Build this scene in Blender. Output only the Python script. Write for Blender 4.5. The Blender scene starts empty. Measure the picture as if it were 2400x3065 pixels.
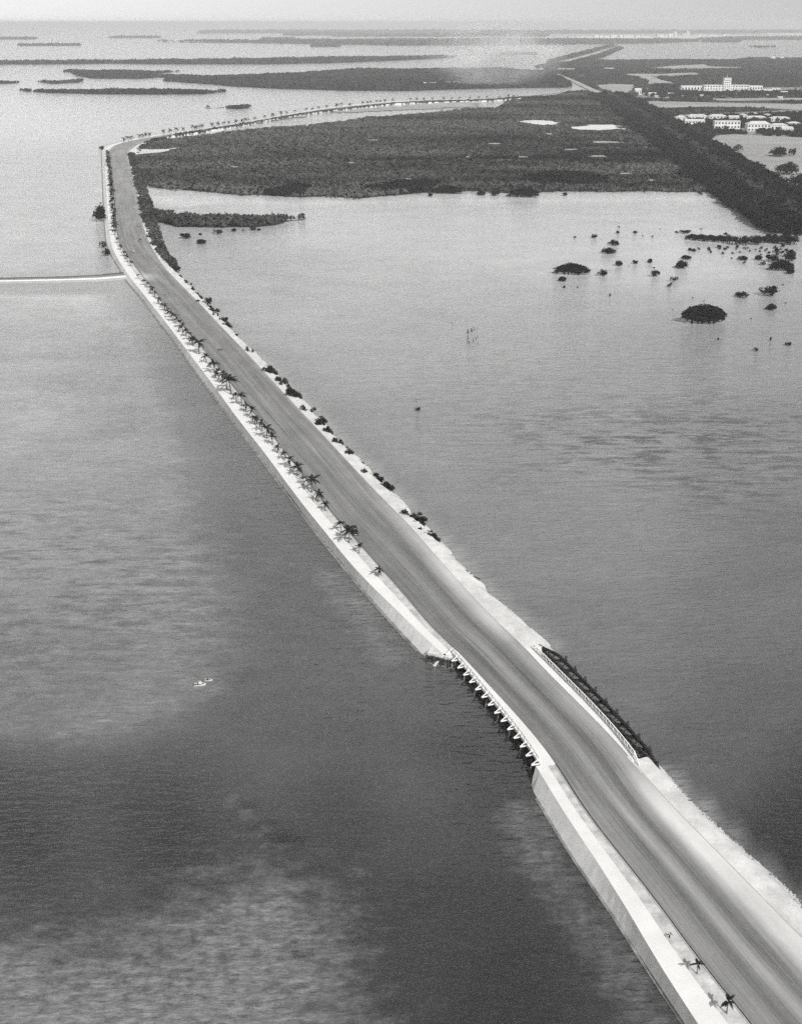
import bpy, math, random
import numpy as np
from mathutils import Vector, Matrix, geometry

random.seed(7)
RNG = np.random.default_rng(11)
SC = bpy.context.scene
COL = SC.collection

# ------------------------------------------------------------------ camera
CAM_H = 120.0
FOC = 3700.0                      # focal length in photograph pixels (2400 x 3065)
PW, PH, HORIZON = 2400.0, 3065.0, 66.0
PITCH = math.atan((PH / 2 - HORIZON) / FOC)
cam_d = bpy.data.cameras.new('camera')
cam = bpy.data.objects.new('camera', cam_d)
COL.objects.link(cam)
cam.location = (0, 0, CAM_H)
cam.rotation_euler = (math.pi / 2 - PITCH, 0, 0)
cam_d.sensor_fit = 'VERTICAL'
cam_d.angle_y = 2 * math.atan(PH / 2 / FOC)
cam_d.clip_start = 1.0
cam_d.clip_end = 200000
SC.camera = cam

# ------------------------------------------------------------------ sky, sun, exposure
SUN_TO = Vector((-0.46, 0.80, 0))          # the way the shadows fall on the ground
SUN_EL = math.radians(38)
world = bpy.data.worlds.new('World')
SC.world = world
world.use_nodes = True
wn, wl = world.node_tree.nodes, world.node_tree.links
bg = wn['Background']
sky = wn.new('ShaderNodeTexSky')
sky.sky_type = 'NISHITA'
sky.sun_disc = False
sky.sun_elevation = SUN_EL
sky.sun_rotation = math.atan2(-SUN_TO.x, -SUN_TO.y)
sky.dust_density = 3.0
sky.air_density = 1.2
bw = wn.new('ShaderNodeRGBToBW')
wl.new(sky.outputs[0], bw.inputs[0])
# thin bright overcast veil, thicker to the left of the view, as the sky in the photograph
tc = wn.new('ShaderNodeTexCoord')
sep = wn.new('ShaderNodeSeparateXYZ')
wl.new(tc.outputs['Generated'], sep.inputs[0])
mr = wn.new('ShaderNodeMapRange')
mr.interpolation_type = 'SMOOTHSTEP'
mr.inputs['From Min'].default_value = -0.55
mr.inputs['From Max'].default_value = 0.55
mr.inputs['To Min'].default_value = 1.42
mr.inputs['To Max'].default_value = 0.78
wl.new(sep.outputs[0], mr.inputs[0])
# sky near the zenith is clear and darker, a thin veil whitens it lower down
add = wn.new('ShaderNodeMath'); add.operation = 'MULTIPLY_ADD'
add.inputs[1].default_value = 0.72
# the veil is densest low down, as maritime haze is
vz = wn.new('ShaderNodeMath'); vz.operation = 'MAXIMUM'; vz.inputs[1].default_value = 0.0
wl.new(sep.outputs[2], vz.inputs[0])
ve = wn.new('ShaderNodeMath'); ve.operation = 'MULTIPLY'; ve.inputs[1].default_value = -5.5
wl.new(vz.outputs[0], ve.inputs[0])
vx = wn.new('ShaderNodeMath'); vx.operation = 'EXPONENT'
wl.new(ve.outputs[0], vx.inputs[0])
vk = wn.new('ShaderNodeMath'); vk.operation = 'MULTIPLY_ADD'; vk.inputs[1].default_value = 4.6; vk.inputs[2].default_value = 1.2
wl.new(vx.outputs[0], vk.inputs[0])
wl.new(vk.outputs[0], add.inputs[2])
wl.new(bw.outputs[0], add.inputs[0])
mul = wn.new('ShaderNodeMath'); mul.operation = 'MULTIPLY'
wl.new(add.outputs[0], mul.inputs[0])
wl.new(mr.outputs[0], mul.inputs[1])
comb = wn.new('ShaderNodeCombineXYZ')
for i in range(3):
    wl.new(mul.outputs[0], comb.inputs[i])
wl.new(comb.outputs[0], bg.inputs[0])
bg.inputs[1].default_value = 0.10

sun_d = bpy.data.lights.new('sun', 'SUN')
sun_d.energy = 4.2
sun_d.angle = math.radians(0.5)
sun_d.color = (1.0, 0.995, 0.985)
sun = bpy.data.objects.new('sun', sun_d)
COL.objects.link(sun)
sdir = Vector((SUN_TO.x, SUN_TO.y, 0)).normalized() * math.cos(SUN_EL) + Vector((0, 0, -math.sin(SUN_EL)))
sun.rotation_euler = sdir.to_track_quat('-Z', 'Y').to_euler()

SC.view_settings.view_transform = 'Standard'
SC.view_settings.look = 'None'
SC.view_settings.exposure = 0.12
SC.view_settings.gamma = 1.0
SC.view_settings.use_curve_mapping = False
SC.render.engine = 'CYCLES'
SC.cycles.max_bounces = 5
SC.cycles.diffuse_bounces = 2
SC.cycles.glossy_bounces = 3
SC.cycles.volume_bounces = 0
SC.cycles.transparent_max_bounces = 8
SC.cycles.sample_clamp_direct = 1.6
SC.cycles.sample_clamp_indirect = 2.5
SC.cycles.use_adaptive_sampling = True
SC.cycles.adaptive_threshold = 0.045
SC.cycles.adaptive_min_samples = 16
SC.cycles.use_denoising = False      # keeps a fine grain, as on the film
SC.cycles.caustics_reflective = False
SC.cycles.caustics_refractive = False

# ------------------------------------------------------------------ helpers
_U = ['', 'first', 'second', 'third', 'fourth', 'fifth', 'sixth', 'seventh', 'eighth', 'ninth', 'tenth', 'eleventh', 'twelfth', 'thirteenth', 'fourteenth', 'fifteenth', 'sixteenth', 'seventeenth', 'eighteenth', 'nineteenth']
def nth(k):
    if k < 20: return _U[k]
    t, u = divmod(k, 10)
    return ['', '', 'twentieth', 'thirtieth', 'fortieth', 'fiftieth'][t] if u == 0 else ['', '', 'twenty', 'thirty', 'forty', 'fifty'][t] + '-' + _U[u]

def at(px, py, z=0.0):
    """ground point (at height z) seen at photograph pixel px, py"""
    dx = (px - PW / 2) / FOC
    dz = -(py - PH / 2) / FOC
    d = np.array([dx, math.cos(PITCH) + dz * math.sin(PITCH), -math.sin(PITCH) + dz * math.cos(PITCH)])
    t = (CAM_H - z) / -d[2]
    p = d * t
    return np.array([p[0], p[1], z])

def ppm(p):
    """photograph pixels per metre at world point p"""
    dy, dz = p[1], p[2] - CAM_H
    depth = dy * math.cos(PITCH) - dz * math.sin(PITCH)
    return FOC / depth

def dep(p):
    return math.atan2(CAM_H - p[2], p[1])

def tag(o, label=None, cat=None, group=None, kind=None):
    if label: o['label'] = label
    if cat: o['category'] = cat
    if group: o['group'] = group
    if kind: o['kind'] = kind
    return o

def empty(name, loc, rz=0.0):
    o = bpy.data.objects.new(name, None)
    o.empty_display_size = 0.3
    o.location = tuple(float(v) for v in loc)
    o.rotation_euler = (0, 0, rz)
    COL.objects.link(o)
    return o

def link(name, me, parent=None):
    o = bpy.data.objects.new(name, me)
    COL.objects.link(o)
    if parent is not None:
        o.parent = parent
    return o

def mesh_np(name, verts, faces, mat, smooth=False, uv=None, attrs=None):
    """faces: (n,3) or (n,4) integer array, or a list of those"""
    verts = np.asarray(verts, dtype=np.float32).reshape(-1, 3)
    fl = faces if isinstance(faces, list) else [faces]
    fl = [np.asarray(f, dtype=np.int32) for f in fl if len(f)]
    loops = np.concatenate([f.ravel() for f in fl])
    sizes = np.concatenate([np.full(len(f), f.shape[1], dtype=np.int32) for f in fl])
    starts = np.concatenate([[0], np.cumsum(sizes)[:-1]]).astype(np.int32)
    me = bpy.data.meshes.new(name)
    me.vertices.add(len(verts))
    me.vertices.foreach_set('co', verts.ravel())
    me.loops.add(len(loops))
    me.loops.foreach_set('vertex_index', loops)
    me.polygons.add(len(sizes))
    me.polygons.foreach_set('loop_start', starts)
    me.polygons.foreach_set('loop_total', sizes)
    if smooth:
        me.polygons.foreach_set('use_smooth', np.ones(len(sizes), dtype=bool))
    if uv is not None:
        l = me.uv_layers.new(name='UVMap')
        l.data.foreach_set('uv', np.asarray(uv, dtype=np.float32)[loops].ravel())
    for k, v in (attrs or {}).items():
        a = me.attributes.new(k, 'FLOAT', 'POINT')
        a.data.foreach_set('value', np.asarray(v, dtype=np.float32))
    me.update(calc_edges=True)
    me.validate()
    if mat is not None:
        me.materials.append(mat)
    return me

class MB:
    """collects shapes into one mesh"""
    def __init__(self):
        self.v, self.f = [], []
    def quad_hull(self, pts8):
        b = len(self.v)
        self.v += [tuple(p) for p in pts8]
        for q in ((0, 3, 2, 1), (4, 5, 6, 7), (0, 1, 5, 4), (1, 2, 6, 5), (2, 3, 7, 6), (3, 0, 4, 7)):
            self.f.append(tuple(b + i for i in q))
        return self
    def box(self, c, s):
        x, y, z = c; a, b_, h = s[0] / 2, s[1] / 2, s[2] / 2
        return self.quad_hull([(x - a, y - b_, z - h), (x + a, y - b_, z - h), (x + a, y + b_, z - h), (x - a, y + b_, z - h),
                               (x - a, y - b_, z + h), (x + a, y - b_, z + h), (x + a, y + b_, z + h), (x - a, y + b_, z + h)])
    def bar(self, p, q, w, h=None, up=(0, 0, 1)):
        h = h or w
        p, q = Vector(p), Vector(q)
        d = (q - p).normalized()
        u = Vector(up)
        if abs(d.dot(u)) > 0.97: u = Vector((1, 0, 0))
        sx = d.cross(u).normalized(); sz = sx.cross(d).normalized()
        sx *= w / 2; sz *= h / 2
        return self.quad_hull([p - sx - sz, p + sx - sz, p + sx + sz, p - sx + sz, q - sx - sz, q + sx - sz, q + sx + sz, q - sx + sz])
    def tube(self, pts, rads, n=8, caps=True):
        rings = []
        pts = [Vector(p) for p in pts]
        for i, p in enumerate(pts):
            d = (pts[min(i + 1, len(pts) - 1)] - pts[max(i - 1, 0)]).normalized()
            u = Vector((0, 0, 1)) if abs(d.z) < 0.95 else Vector((1, 0, 0))
            a = d.cross(u).normalized(); b_ = a.cross(d).normalized()
            base = len(self.v)
            for k in range(n):
                t = 2 * math.pi * k / n
                self.v.append(tuple(p + (a * math.cos(t) + b_ * math.sin(t)) * rads[i]))
            rings.append(base)
        for r0, r1 in zip(rings, rings[1:]):
            for k in range(n):
                self.f.append((r0 + k, r0 + (k + 1) % n, r1 + (k + 1) % n, r1 + k))
        if caps:
            self.f.append(tuple(rings[0] + k for k in range(n))[::-1])
            self.f.append(tuple(rings[-1] + k for k in range(n)))
        return self
    def poly(self, pts):
        b = len(self.v)
        self.v += [tuple(p) for p in pts]
        self.f.append(tuple(range(b, b + len(pts))))
        return self
    def loft(self, rings):
        n = len(rings[0]); base = len(self.v)
        for r in rings: self.v += [tuple(p) for p in r]
        for i in range(len(rings) - 1):
            for k in range(n):
                a = base + i * n
                self.f.append((a + k, a + (k + 1) % n, a + n + (k + 1) % n, a + n + k))
        self.f.append(tuple(base + k for k in range(n))[::-1])
        self.f.append(tuple(base + (len(rings) - 1) * n + k for k in range(n)))
        return self
    def mesh(self, name, mat, smooth=False):
        me = bpy.data.meshes.new(name)
        me.from_pydata([tuple(float(c) for c in p) for p in self.v], [], self.f)
        if smooth:
            me.polygons.foreach_set('use_smooth', [True] * len(me.polygons))
        me.materials.append(mat)
        me.update()
        return me
    def build(self, name, mat, parent=None, smooth=False):
        return link(name, self.mesh(name, mat, smooth), parent)

def vnoise(x, y, seed=0):
    """smooth value noise 0..1"""
    xi, yi = np.floor(x).astype(np.int64), np.floor(y).astype(np.int64)
    fx, fy = x - xi, y - yi
    fx, fy = fx * fx * (3 - 2 * fx), fy * fy * (3 - 2 * fy)
    def h(a, b):
        n = (a * 374761393 + b * 668265263 + seed * 974711) & 0x7fffffff
        n = ((n ^ (n >> 13)) * 1274126177) & 0x7fffffff
        return ((n ^ (n >> 16)) & 0xffff) / 65535.0
    return (h(xi, yi) * (1 - fx) + h(xi + 1, yi) * fx) * (1 - fy) + (h(xi, yi + 1) * (1 - fx) + h(xi + 1, yi + 1) * fx) * fy

def inside(poly, x, y):
    c = np.zeros(x.shape, dtype=bool)
    n = len(poly)
    for i in range(n):
        x0, y0 = poly[i][:2]; x1, y1 = poly[(i + 1) % n][:2]
        m = (y0 > y) != (y1 > y)
        with np.errstate(divide='ignore', invalid='ignore'):
            xx = (x1 - x0) * (y - y0) / (y1 - y0 + 1e-12) + x0
        c ^= m & (x < xx)
    return c

def seg_dist(line, x, y):
    best = np.full(x.shape, 1e9)
    for (x0, y0), (x1, y1) in zip([p[:2] for p in line], [p[:2] for p in line[1:]]):
        dx, dy = x1 - x0, y1 - y0
        t = np.clip(((x - x0) * dx + (y - y0) * dy) / (dx * dx + dy * dy + 1e-9), 0, 1)
        best = np.minimum(best, np.hypot(x - x0 - t * dx, y - y0 - t * dy))
    return best

# ------------------------------------------------------------------ materials
def new_mat(name):
    m = bpy.data.materials.new(name)
    m.use_nodes = True
    nt = m.node_tree
    b = nt.nodes['Principled BSDF']
    return m, nt.nodes, nt.links, b

def grey(v):
    return (v, v * 0.995, v * 0.975, 1.0)

def ramp(nodes, links, src, stops):
    r = nodes.new('ShaderNodeValToRGB')
    els = r.color_ramp.elements
    while len(els) < len(stops): els.new(0.5)
    for e, (p, v) in zip(els, stops):
        e.position = p; e.color = grey(v)
    links.new(src, r.inputs[0])
    return r.outputs[0]

def noise(nodes, links, scale, detail=4, rough=0.55, stretch=(1, 1, 1), coord='Object', rot=0.0):
    t = nodes.new('ShaderNodeTexCoord')
    mp = nodes.new('ShaderNodeMapping')
    mp.inputs['Scale'].default_value = stretch
    mp.inputs['Rotation'].default_value = (0, 0, rot)
    links.new(t.outputs[coord], mp.inputs[0])
    n = nodes.new('ShaderNodeTexNoise')
    n.inputs['Scale'].default_value = scale
    n.inputs['Detail'].default_value = detail
    n.inputs['Roughness'].default_value = rough
    links.new(mp.outputs[0], n.inputs['Vector'])
    return n.outputs['Fac']

def math_node(nodes, links, op, a, b, clamp=False):
    n = nodes.new('ShaderNodeMath'); n.operation = op; n.use_clamp = clamp
    for i, v in enumerate((a, b)):
        if isinstance(v, (int, float)): n.inputs[i].default_value = v
        else: links.new(v, n.inputs[i])
    return n.outputs[0]

def mixcol(nodes, links, fac, a, b, mode='MIX'):
    n = nodes.new('ShaderNodeMix'); n.data_type = 'RGBA'; n.blend_type = mode
    if isinstance(fac, (int, float)): n.inputs[0].default_value = fac
    else: links.new(fac, n.inputs[0])
    for i, v in ((6, a), (7, b)):
        if isinstance(v, tuple): n.inputs[i].default_value = v
        else: links.new(v, n.inputs[i])
    return n.outputs[2]

def bump(nodes, links, bsdf, src, strength, dist):
    b = nodes.new('ShaderNodeBump')
    b.inputs['Strength'].default_value = strength
    b.inputs['Distance'].default_value = dist
    links.new(src, b.inputs['Height'])
    links.new(b.outputs[0], bsdf.inputs['Normal'])

def mottled(name, lo, hi, scale=0.6, rough=0.9, fine=8.0, coord='Object', relief=0.0, stretch=(1, 1, 1)):
    m, n, l, b = new_mat(name)
    big = noise(n, l, scale, 5, 0.6, stretch, coord)
    small = noise(n, l, fine, 3, 0.6, (1, 1, 1), coord)
    f = math_node(n, l, 'ADD', math_node(n, l, 'MULTIPLY', big, 0.75), math_node(n, l, 'MULTIPLY', small, 0.25))
    c = ramp(n, l, f, [(0.3, lo), (0.7, hi)])
    l.new(c, b.inputs['Base Color'])
    b.inputs['Roughness'].default_value = rough
    b.inputs['Specular IOR Level'].default_value = 0.2
    if relief:
        bump(n, l, b, small, 0.6, relief)
    return m

def leafy(name, lo, hi, rough=0.8):
    """foliage: each clump carries its own tone"""
    m, n, l, b = new_mat(name)
    a = n.new('ShaderNodeAttribute'); a.attribute_name = 'tone'
    l.new(ramp(n, l, a.outputs['Fac'], [(0.0, lo), (1.0, hi)]), b.inputs['Base Color'])
    b.inputs['Roughness'].default_value = rough
    b.inputs['Specular IOR Level'].default_value = 0.1
    return m

M = {}
M['sand'] = mottled('coral_sand', 0.40, 0.74, 0.22, 0.95, 2.5, relief=0.05)
M['walk'] = mottled('pale_concrete', 0.62, 0.74, 0.25, 0.9, 3.0)
M['wall'] = mottled('seawall_concrete', 0.56, 0.80, 0.35, 0.9, 3.0, stretch=(1, 1, 0.6))
M['strip'] = mottled('trodden_sand_strip', 0.30, 0.66, 0.5, 0.95, 2.5, relief=0.04)
M['gutter'] = mottled('dark_gutter', 0.03, 0.06, 0.4, 0.9, 3.0)  # darker asphalt strip along the kerb
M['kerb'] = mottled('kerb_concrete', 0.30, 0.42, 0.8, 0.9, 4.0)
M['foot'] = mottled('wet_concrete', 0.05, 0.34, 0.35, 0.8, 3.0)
M['white_paint'] = mottled('white_painted_timber', 0.66, 0.80, 1.2, 0.7, 9.0)
M['timber'] = mottled('dark_wet_timber', 0.010, 0.035, 1.5, 0.75, 7.0)
M['midtimber'] = mottled('old_dark_timber', 0.02, 0.08, 1.3, 0.9, 6.0)
M['greytimber'] = mottled('weathered_timber', 0.09, 0.32, 1.3, 0.9, 6.0, stretch=(1, 1, 0.3))
M['pipe'] = mottled('tarred_iron_pipe', 0.010, 0.022, 1.0, 0.5, 6.0)
M['stone'] = mottled('limestone_rubble', 0.10, 0.50, 0.6, 0.95, 4.0)
M['mud'] = mottled('marsh_mud', 0.015, 0.05, 0.02, 0.95, 0.3)
M['marl'] = mottled('pale_marl_flat', 0.22, 0.40, 0.012, 0.95, 0.15, stretch=(0.35, 1, 1))
M['flat'] = mottled('bare_coral_ground', 0.45, 0.75, 0.01, 0.95, 0.1, stretch=(0.3, 1, 1))
M['yard'] = mottled('dry_grass_yard', 0.07, 0.34, 0.06, 0.95, 0.25, stretch=(0.5, 1, 1))
M['dirtroad'] = mottled('dusty_road', 0.26, 0.40, 0.05, 0.95, 0.8)
M['leaf'] = leafy('mangrove_leaf', 0.006, 0.085)
M['leaf_far'] = leafy('distant_mangrove_leaf', 0.004, 0.046)
M['leaf_dark'] = leafy('dense_dark_leaf', 0.003, 0.013)
M['bush'] = leafy('shore_bush_leaf', 0.005, 0.026)
M['palm_leaf'] = mottled('palm_frond', 0.006, 0.022, 1.0, 0.6, 6.0)
M['bark'] = mottled('palm_bark', 0.07, 0.15, 2.0, 0.95, 9.0)
M['root'] = mottled('mangrove_root', 0.025, 0.06, 2.0, 0.95, 9.0)
M['whitewash'] = mottled('white_stucco', 0.50, 0.66, 0.2, 0.85, 1.5)
M['paleroof'] = mottled('pale_roof', 0.40, 0.58, 0.2, 0.85, 1.5)
M['greyroof'] = mottled('grey_roof', 0.16, 0.28, 0.2, 0.85, 1.5)
M['window'] = mottled('dark_window_glass', 0.02, 0.05, 0.4, 0.5, 2.0)
M['carblack'] = mottled('black_car_paint', 0.006, 0.012, 0.6, 0.18, 4.0)
M['cargrey'] = mottled('light_grey_car_paint', 0.30, 0.38, 0.6, 0.3, 4.0)
M['carmid'] = mottled('mid_grey_car_paint', 0.16, 0.22, 0.6, 0.3, 4.0)
M['rubber'] = mottled('tyre_rubber', 0.012, 0.025, 3.0, 0.9, 12.0)
M['chrome'] = mottled('chrome_steel', 0.62, 0.75, 2.0, 0.25, 8.0)
M['chrome'].node_tree.nodes['Principled BSDF'].inputs['Metallic'].default_value = 0.7
M['boatwhite'] = mottled('white_boat_paint', 0.45, 0.60, 1.5, 0.5, 6.0)
M['boatdark'] = mottled('dark_boat_interior', 0.02, 0.05, 1.5, 0.7, 6.0)

# water: bottom tone with far sky reflection painted in, + wind ripples
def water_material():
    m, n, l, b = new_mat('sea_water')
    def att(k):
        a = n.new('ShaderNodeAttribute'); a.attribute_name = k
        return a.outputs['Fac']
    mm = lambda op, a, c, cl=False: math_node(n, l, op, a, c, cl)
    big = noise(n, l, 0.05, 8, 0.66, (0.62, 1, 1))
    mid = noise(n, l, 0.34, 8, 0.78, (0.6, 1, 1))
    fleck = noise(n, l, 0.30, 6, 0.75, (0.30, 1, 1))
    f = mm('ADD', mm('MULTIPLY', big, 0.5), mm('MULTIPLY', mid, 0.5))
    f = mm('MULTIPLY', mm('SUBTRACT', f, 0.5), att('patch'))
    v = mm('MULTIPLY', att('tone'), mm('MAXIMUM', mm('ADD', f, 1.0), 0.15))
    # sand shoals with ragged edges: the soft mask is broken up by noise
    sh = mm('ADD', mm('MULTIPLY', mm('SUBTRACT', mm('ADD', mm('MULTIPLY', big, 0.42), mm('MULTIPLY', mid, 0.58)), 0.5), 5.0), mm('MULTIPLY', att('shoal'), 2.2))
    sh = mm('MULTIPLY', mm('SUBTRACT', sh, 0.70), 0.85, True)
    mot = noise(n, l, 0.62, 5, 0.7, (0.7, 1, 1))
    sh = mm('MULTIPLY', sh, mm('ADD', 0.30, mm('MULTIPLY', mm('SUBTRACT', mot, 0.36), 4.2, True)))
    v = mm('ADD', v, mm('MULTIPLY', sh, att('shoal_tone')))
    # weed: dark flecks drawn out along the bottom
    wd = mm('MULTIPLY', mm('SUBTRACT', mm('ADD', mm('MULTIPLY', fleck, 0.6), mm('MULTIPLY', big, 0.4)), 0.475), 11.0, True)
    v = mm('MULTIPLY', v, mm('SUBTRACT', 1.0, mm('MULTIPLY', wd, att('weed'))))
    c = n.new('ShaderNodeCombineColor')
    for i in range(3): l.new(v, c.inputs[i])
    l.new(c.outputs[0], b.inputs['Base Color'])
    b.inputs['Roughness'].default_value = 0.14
    b.inputs['IOR'].default_value = 1.333
    w1 = noise(n, l, 1.15, 2, 0.55, (0.38, 1, 1), rot=math.radians(-6))
    w2 = noise(n, l, 0.55, 1, 0.5, (0.36, 1, 1), rot=math.radians(5))
    h = mm('ADD', mm('MULTIPLY', w1, 0.6), mm('MULTIPLY', w2, 0.6))
    bump(n, l, b, h, 1.0, 0.85)
    bn = [q for q in n if q.type == 'BUMP'][0]
    l.new(mm('SUBTRACT', 1.0, att('calm')), bn.inputs['Strength'])
    return m
M['water'] = water_material()

# road: asphalt swept by sand, wheel streaks along the way
def road_material():
    m, n, l, b = new_mat('worn_asphalt')
    sa = n.new('ShaderNodeAttribute'); sa.attribute_name = 'sandy'
    st = n.new('ShaderNodeAttribute'); st.attribute_name = 'streak'
    fine = noise(n, l, 1.5, 4, 0.7, (2.2, 0.015, 1), 'UV')
    wide = noise(n, l, 0.35, 3, 0.6, (1.6, 0.03, 1), 'UV')
    spots = noise(n, l, 0.09, 5, 0.65, (1, 0.5, 1), 'UV')
    grain = noise(n, l, 2.2, 5, 0.75, (1, 0.4, 1), 'UV')
    f = math_node(n, l, 'ADD', math_node(n, l, 'MULTIPLY', fine, 0.54), math_node(n, l, 'MULTIPLY', wide, 0.10))
    f = math_node(n, l, 'ADD', f, math_node(n, l, 'MULTIPLY', spots, 0.26))
    f = math_node(n, l, 'ADD', f, math_node(n, l, 'MULTIPLY', grain, 0.22))
    f = math_node(n, l, 'ADD', f, st.outputs['Fac'])
    asph = ramp(n, l, f, [(0.28, 0.055), (0.5, 0.140), (0.72, 0.26)])
    sandc = ramp(n, l, spots, [(0.3, 0.48), (0.7, 0.70)])
    s2 = math_node(n, l, 'ADD', sa.outputs['Fac'], math_node(n, l, 'MULTIPLY', math_node(n, l, 'SUBTRACT', wide, 0.5), 0.55))
    s2 = math_node(n, l, 'MULTIPLY', s2, math_node(n, l, 'GREATER_THAN', sa.outputs['Fac'], 0.01), True)
    l.new(mixcol(n, l, s2, asph, sandc), b.inputs['Base Color'])
    b.inputs['Roughness'].default_value = 0.9
    b.inputs['Specular IOR Level'].default_value = 0.15
    return m
M['road'] = road_material()

# ------------------------------------------------------------------ the causeway's lines, traced as ground curves
ZR = 2.20            # road level above the water
ZW = 2.34            # promenade level
E1 = [(2266, 3400), (2027, 3035), (1974, 2954), (1911, 2853), (1829, 2738), (1753, 2622), (1674, 2506), (1592, 2358), (1440, 2170),
      (1276, 1968), (1246, 1938), (1176, 1866), (1127, 1811), (1100, 1785), (1032, 1697), (959, 1609), (890, 1513), (837, 1445), (769, 1355), (695, 1256),
      (637, 1179), (574, 1095), (516, 1012), (480, 968), (430, 900), (376, 836), (362, 810), (335, 765), (321, 728), (314, 666),
      (311, 605), (308, 523), (306, 457), (309, 445), (318, 437), (351, 427), (422, 410), (513, 396.5), (632, 379), (745, 361.5), (857, 341),
      (970, 323), (1054, 313), (1200, 301.5), (1340, 297.5), (1481, 293.5), (1575, 288)]
E2 = [(2300, 3400), (2069, 3035), (1974, 2885), (1911, 2785), (1837, 2658), (1763, 2543), (1674, 2403), (1613, 2311), (1470, 2110),
      (1322, 1955), (1241, 1876), (1170, 1811), (1127, 1769), (1059, 1699), (959, 1574), (874, 1467), (801, 1367), (716, 1258), (637, 1150),
      (574, 1067), (526, 1003), (480, 943), (446, 900), (392, 832), (374, 806), (348, 765), (334, 728), (326, 666), (321, 605), (317, 523), (314, 457),
      (317, 447), (326, 439.5), (356, 428), (425, 411.5), (516, 397.8), (634, 380), (747, 362.5), (859, 342), (972, 324), (1056, 314), (1202, 302.5), (1341, 298.5),
      (1481, 294.3), (1576, 288.6)]
E3 = [(2503, 3400), (2219, 3035), (2085, 2869), (2027, 2788), (1937, 2666), (1843, 2548), (1753, 2432), (1684, 2324), (1645, 2262), (1568, 2168),
      (1451, 2040), (1358, 1940), (1305, 1893), (1264, 1846), (1205, 1776), (1144, 1707), (1059, 1611), (996, 1540), (953, 1485), (890, 1401), (822, 1313), (764, 1242),
      (711, 1174), (653, 1100), (595, 1030), (536, 962), (487, 902), (442, 846), (413, 808), (393, 781), (364, 738), (352, 703), (346, 646),
      (340, 585), (334, 523), (328, 482), (327, 459), (334, 446), (362, 430), (424, 416.5), (513, 401.5), (622, 384.5), (737, 367), (851, 346),
      (977, 326.5), (1067, 316.5), (1197, 305), (1340, 300.8), (1481, 296.2), (1577, 290)]
E4 = [(2990, 3400), (2629, 3035), (2364, 2769), (2185, 2595), (2101, 2506), (2027, 2424), (1948, 2343), (1861, 2245), (1767, 2145), (1656, 2031),
      (1571, 1946), (1504, 1872), (1428, 1802), (1296, 1655), (1222, 1569), (1133, 1480), (1059, 1401), (980, 1316), (911, 1242), (837, 1163),
      (764, 1084), (667, 982), (610, 921), (553, 863), (495, 802), (462, 752), (442, 712), (426, 662), (417, 605), (405, 552), (393, 498),
      (385, 464), (388, 452), (424, 429), (506, 408), (611, 392), (724, 372.5), (843, 351.5), (984, 330.5), (1082, 320), (1194, 308.5), (1340, 303.5), (1481, 298.5), (1579, 291.5)]
E5 = [(3060, 3400), (2700, 3035), (2367, 2685), (2311, 2627), (2248, 2562), (2185, 2505), (2122, 2430), (2053, 2372), (1990, 2328), (1900, 2240), (1645, 1930),
      (1568, 1870), (1510, 1817), (1470, 1775), (1422, 1730), (1380, 1690), (1340, 1645), (1296, 1596), (1222, 1527), (1159, 1453), (1101, 1401), (1032, 1337), (969, 1264), (901, 1195),
      (837, 1132), (769, 1063), (706, 1003), (680, 974), (622, 917), (569, 855), (524, 808), (494, 768), (474, 727), (458, 677), (447, 615), (437, 560), (424, 500),
      (412, 462), (420, 449), (450, 431), (520, 409.5), (620, 393.5), (730, 374.5), (850, 353.5), (990, 332.5), (1090, 322), (1200, 310.5), (1340, 305), (1481, 300), (1580, 292.5)]

def world_line(pts, z):
    return np.array([at(x, y, z) for x, y in pts])

def catmull(P, step):
    out = []
    n = len(P)
    for i in range(n - 1):
        p0, p1, p2, p3 = P[max(i - 1, 0)], P[i], P[i + 1], P[min(i + 2, n - 1)]
        k = max(2, int(np.linalg.norm(p2 - p1) / step))
        # centripetal-ish: tangents limited by the segment's own length
        L = np.linalg.norm(p2 - p1)
        m1 = (p2 - p0); m1 = m1 / (np.linalg.norm(m1) + 1e-9) * L
        m2 = (p3 - p1); m2 = m2 / (np.linalg.norm(m2) + 1e-9) * L
        for t in np.linspace(0, 1, k, endpoint=False):
            out.append((2 * t**3 - 3 * t**2 + 1) * p1 + (t**3 - 2 * t**2 + t) * m1 + (-2 * t**3 + 3 * t**2) * p2 + (t**3 - t**2) * m2)
    out.append(P[-1])
    return np.array(out)

REF = catmull(world_line(E3, ZR)[:, :2], 1.0)
seg = np.hypot(*np.diff(REF, axis=0).T)
cum = np.concatenate([[0], np.cumsum(seg)])
STEP = 2.0
S = np.arange(0, cum[-1], STEP)
R = np.stack([np.interp(S, cum, REF[:, 0]), np.interp(S, cum, REF[:, 1])], 1)
def smooth1(a, w):
    k = np.ones(2 * w + 1) / (2 * w + 1)
    return np.convolve(np.pad(a, w, mode='edge'), k, 'valid')
R = np.stack([smooth1(R[:, 0], 3), smooth1(R[:, 1], 3)], 1)
T = np.gradient(R, axis=0); T /= np.linalg.norm(T, axis=1)[:, None]
T = np.stack([smooth1(T[:, 0], 4), smooth1(T[:, 1], 4)], 1); T /= np.linalg.norm(T, axis=1)[:, None]
NRM = np.stack([T[:, 1], -T[:, 0]], 1)          # to the right when travelling away

def to_sd(p):
    d2 = (R[:, 0] - p[0]) ** 2 + (R[:, 1] - p[1]) ** 2
    i = int(np.argmin(d2))
    q = np.array(p[:2]) - R[i]
    return S[i] + float(q @ T[i]), float(q @ NRM[i])

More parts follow.
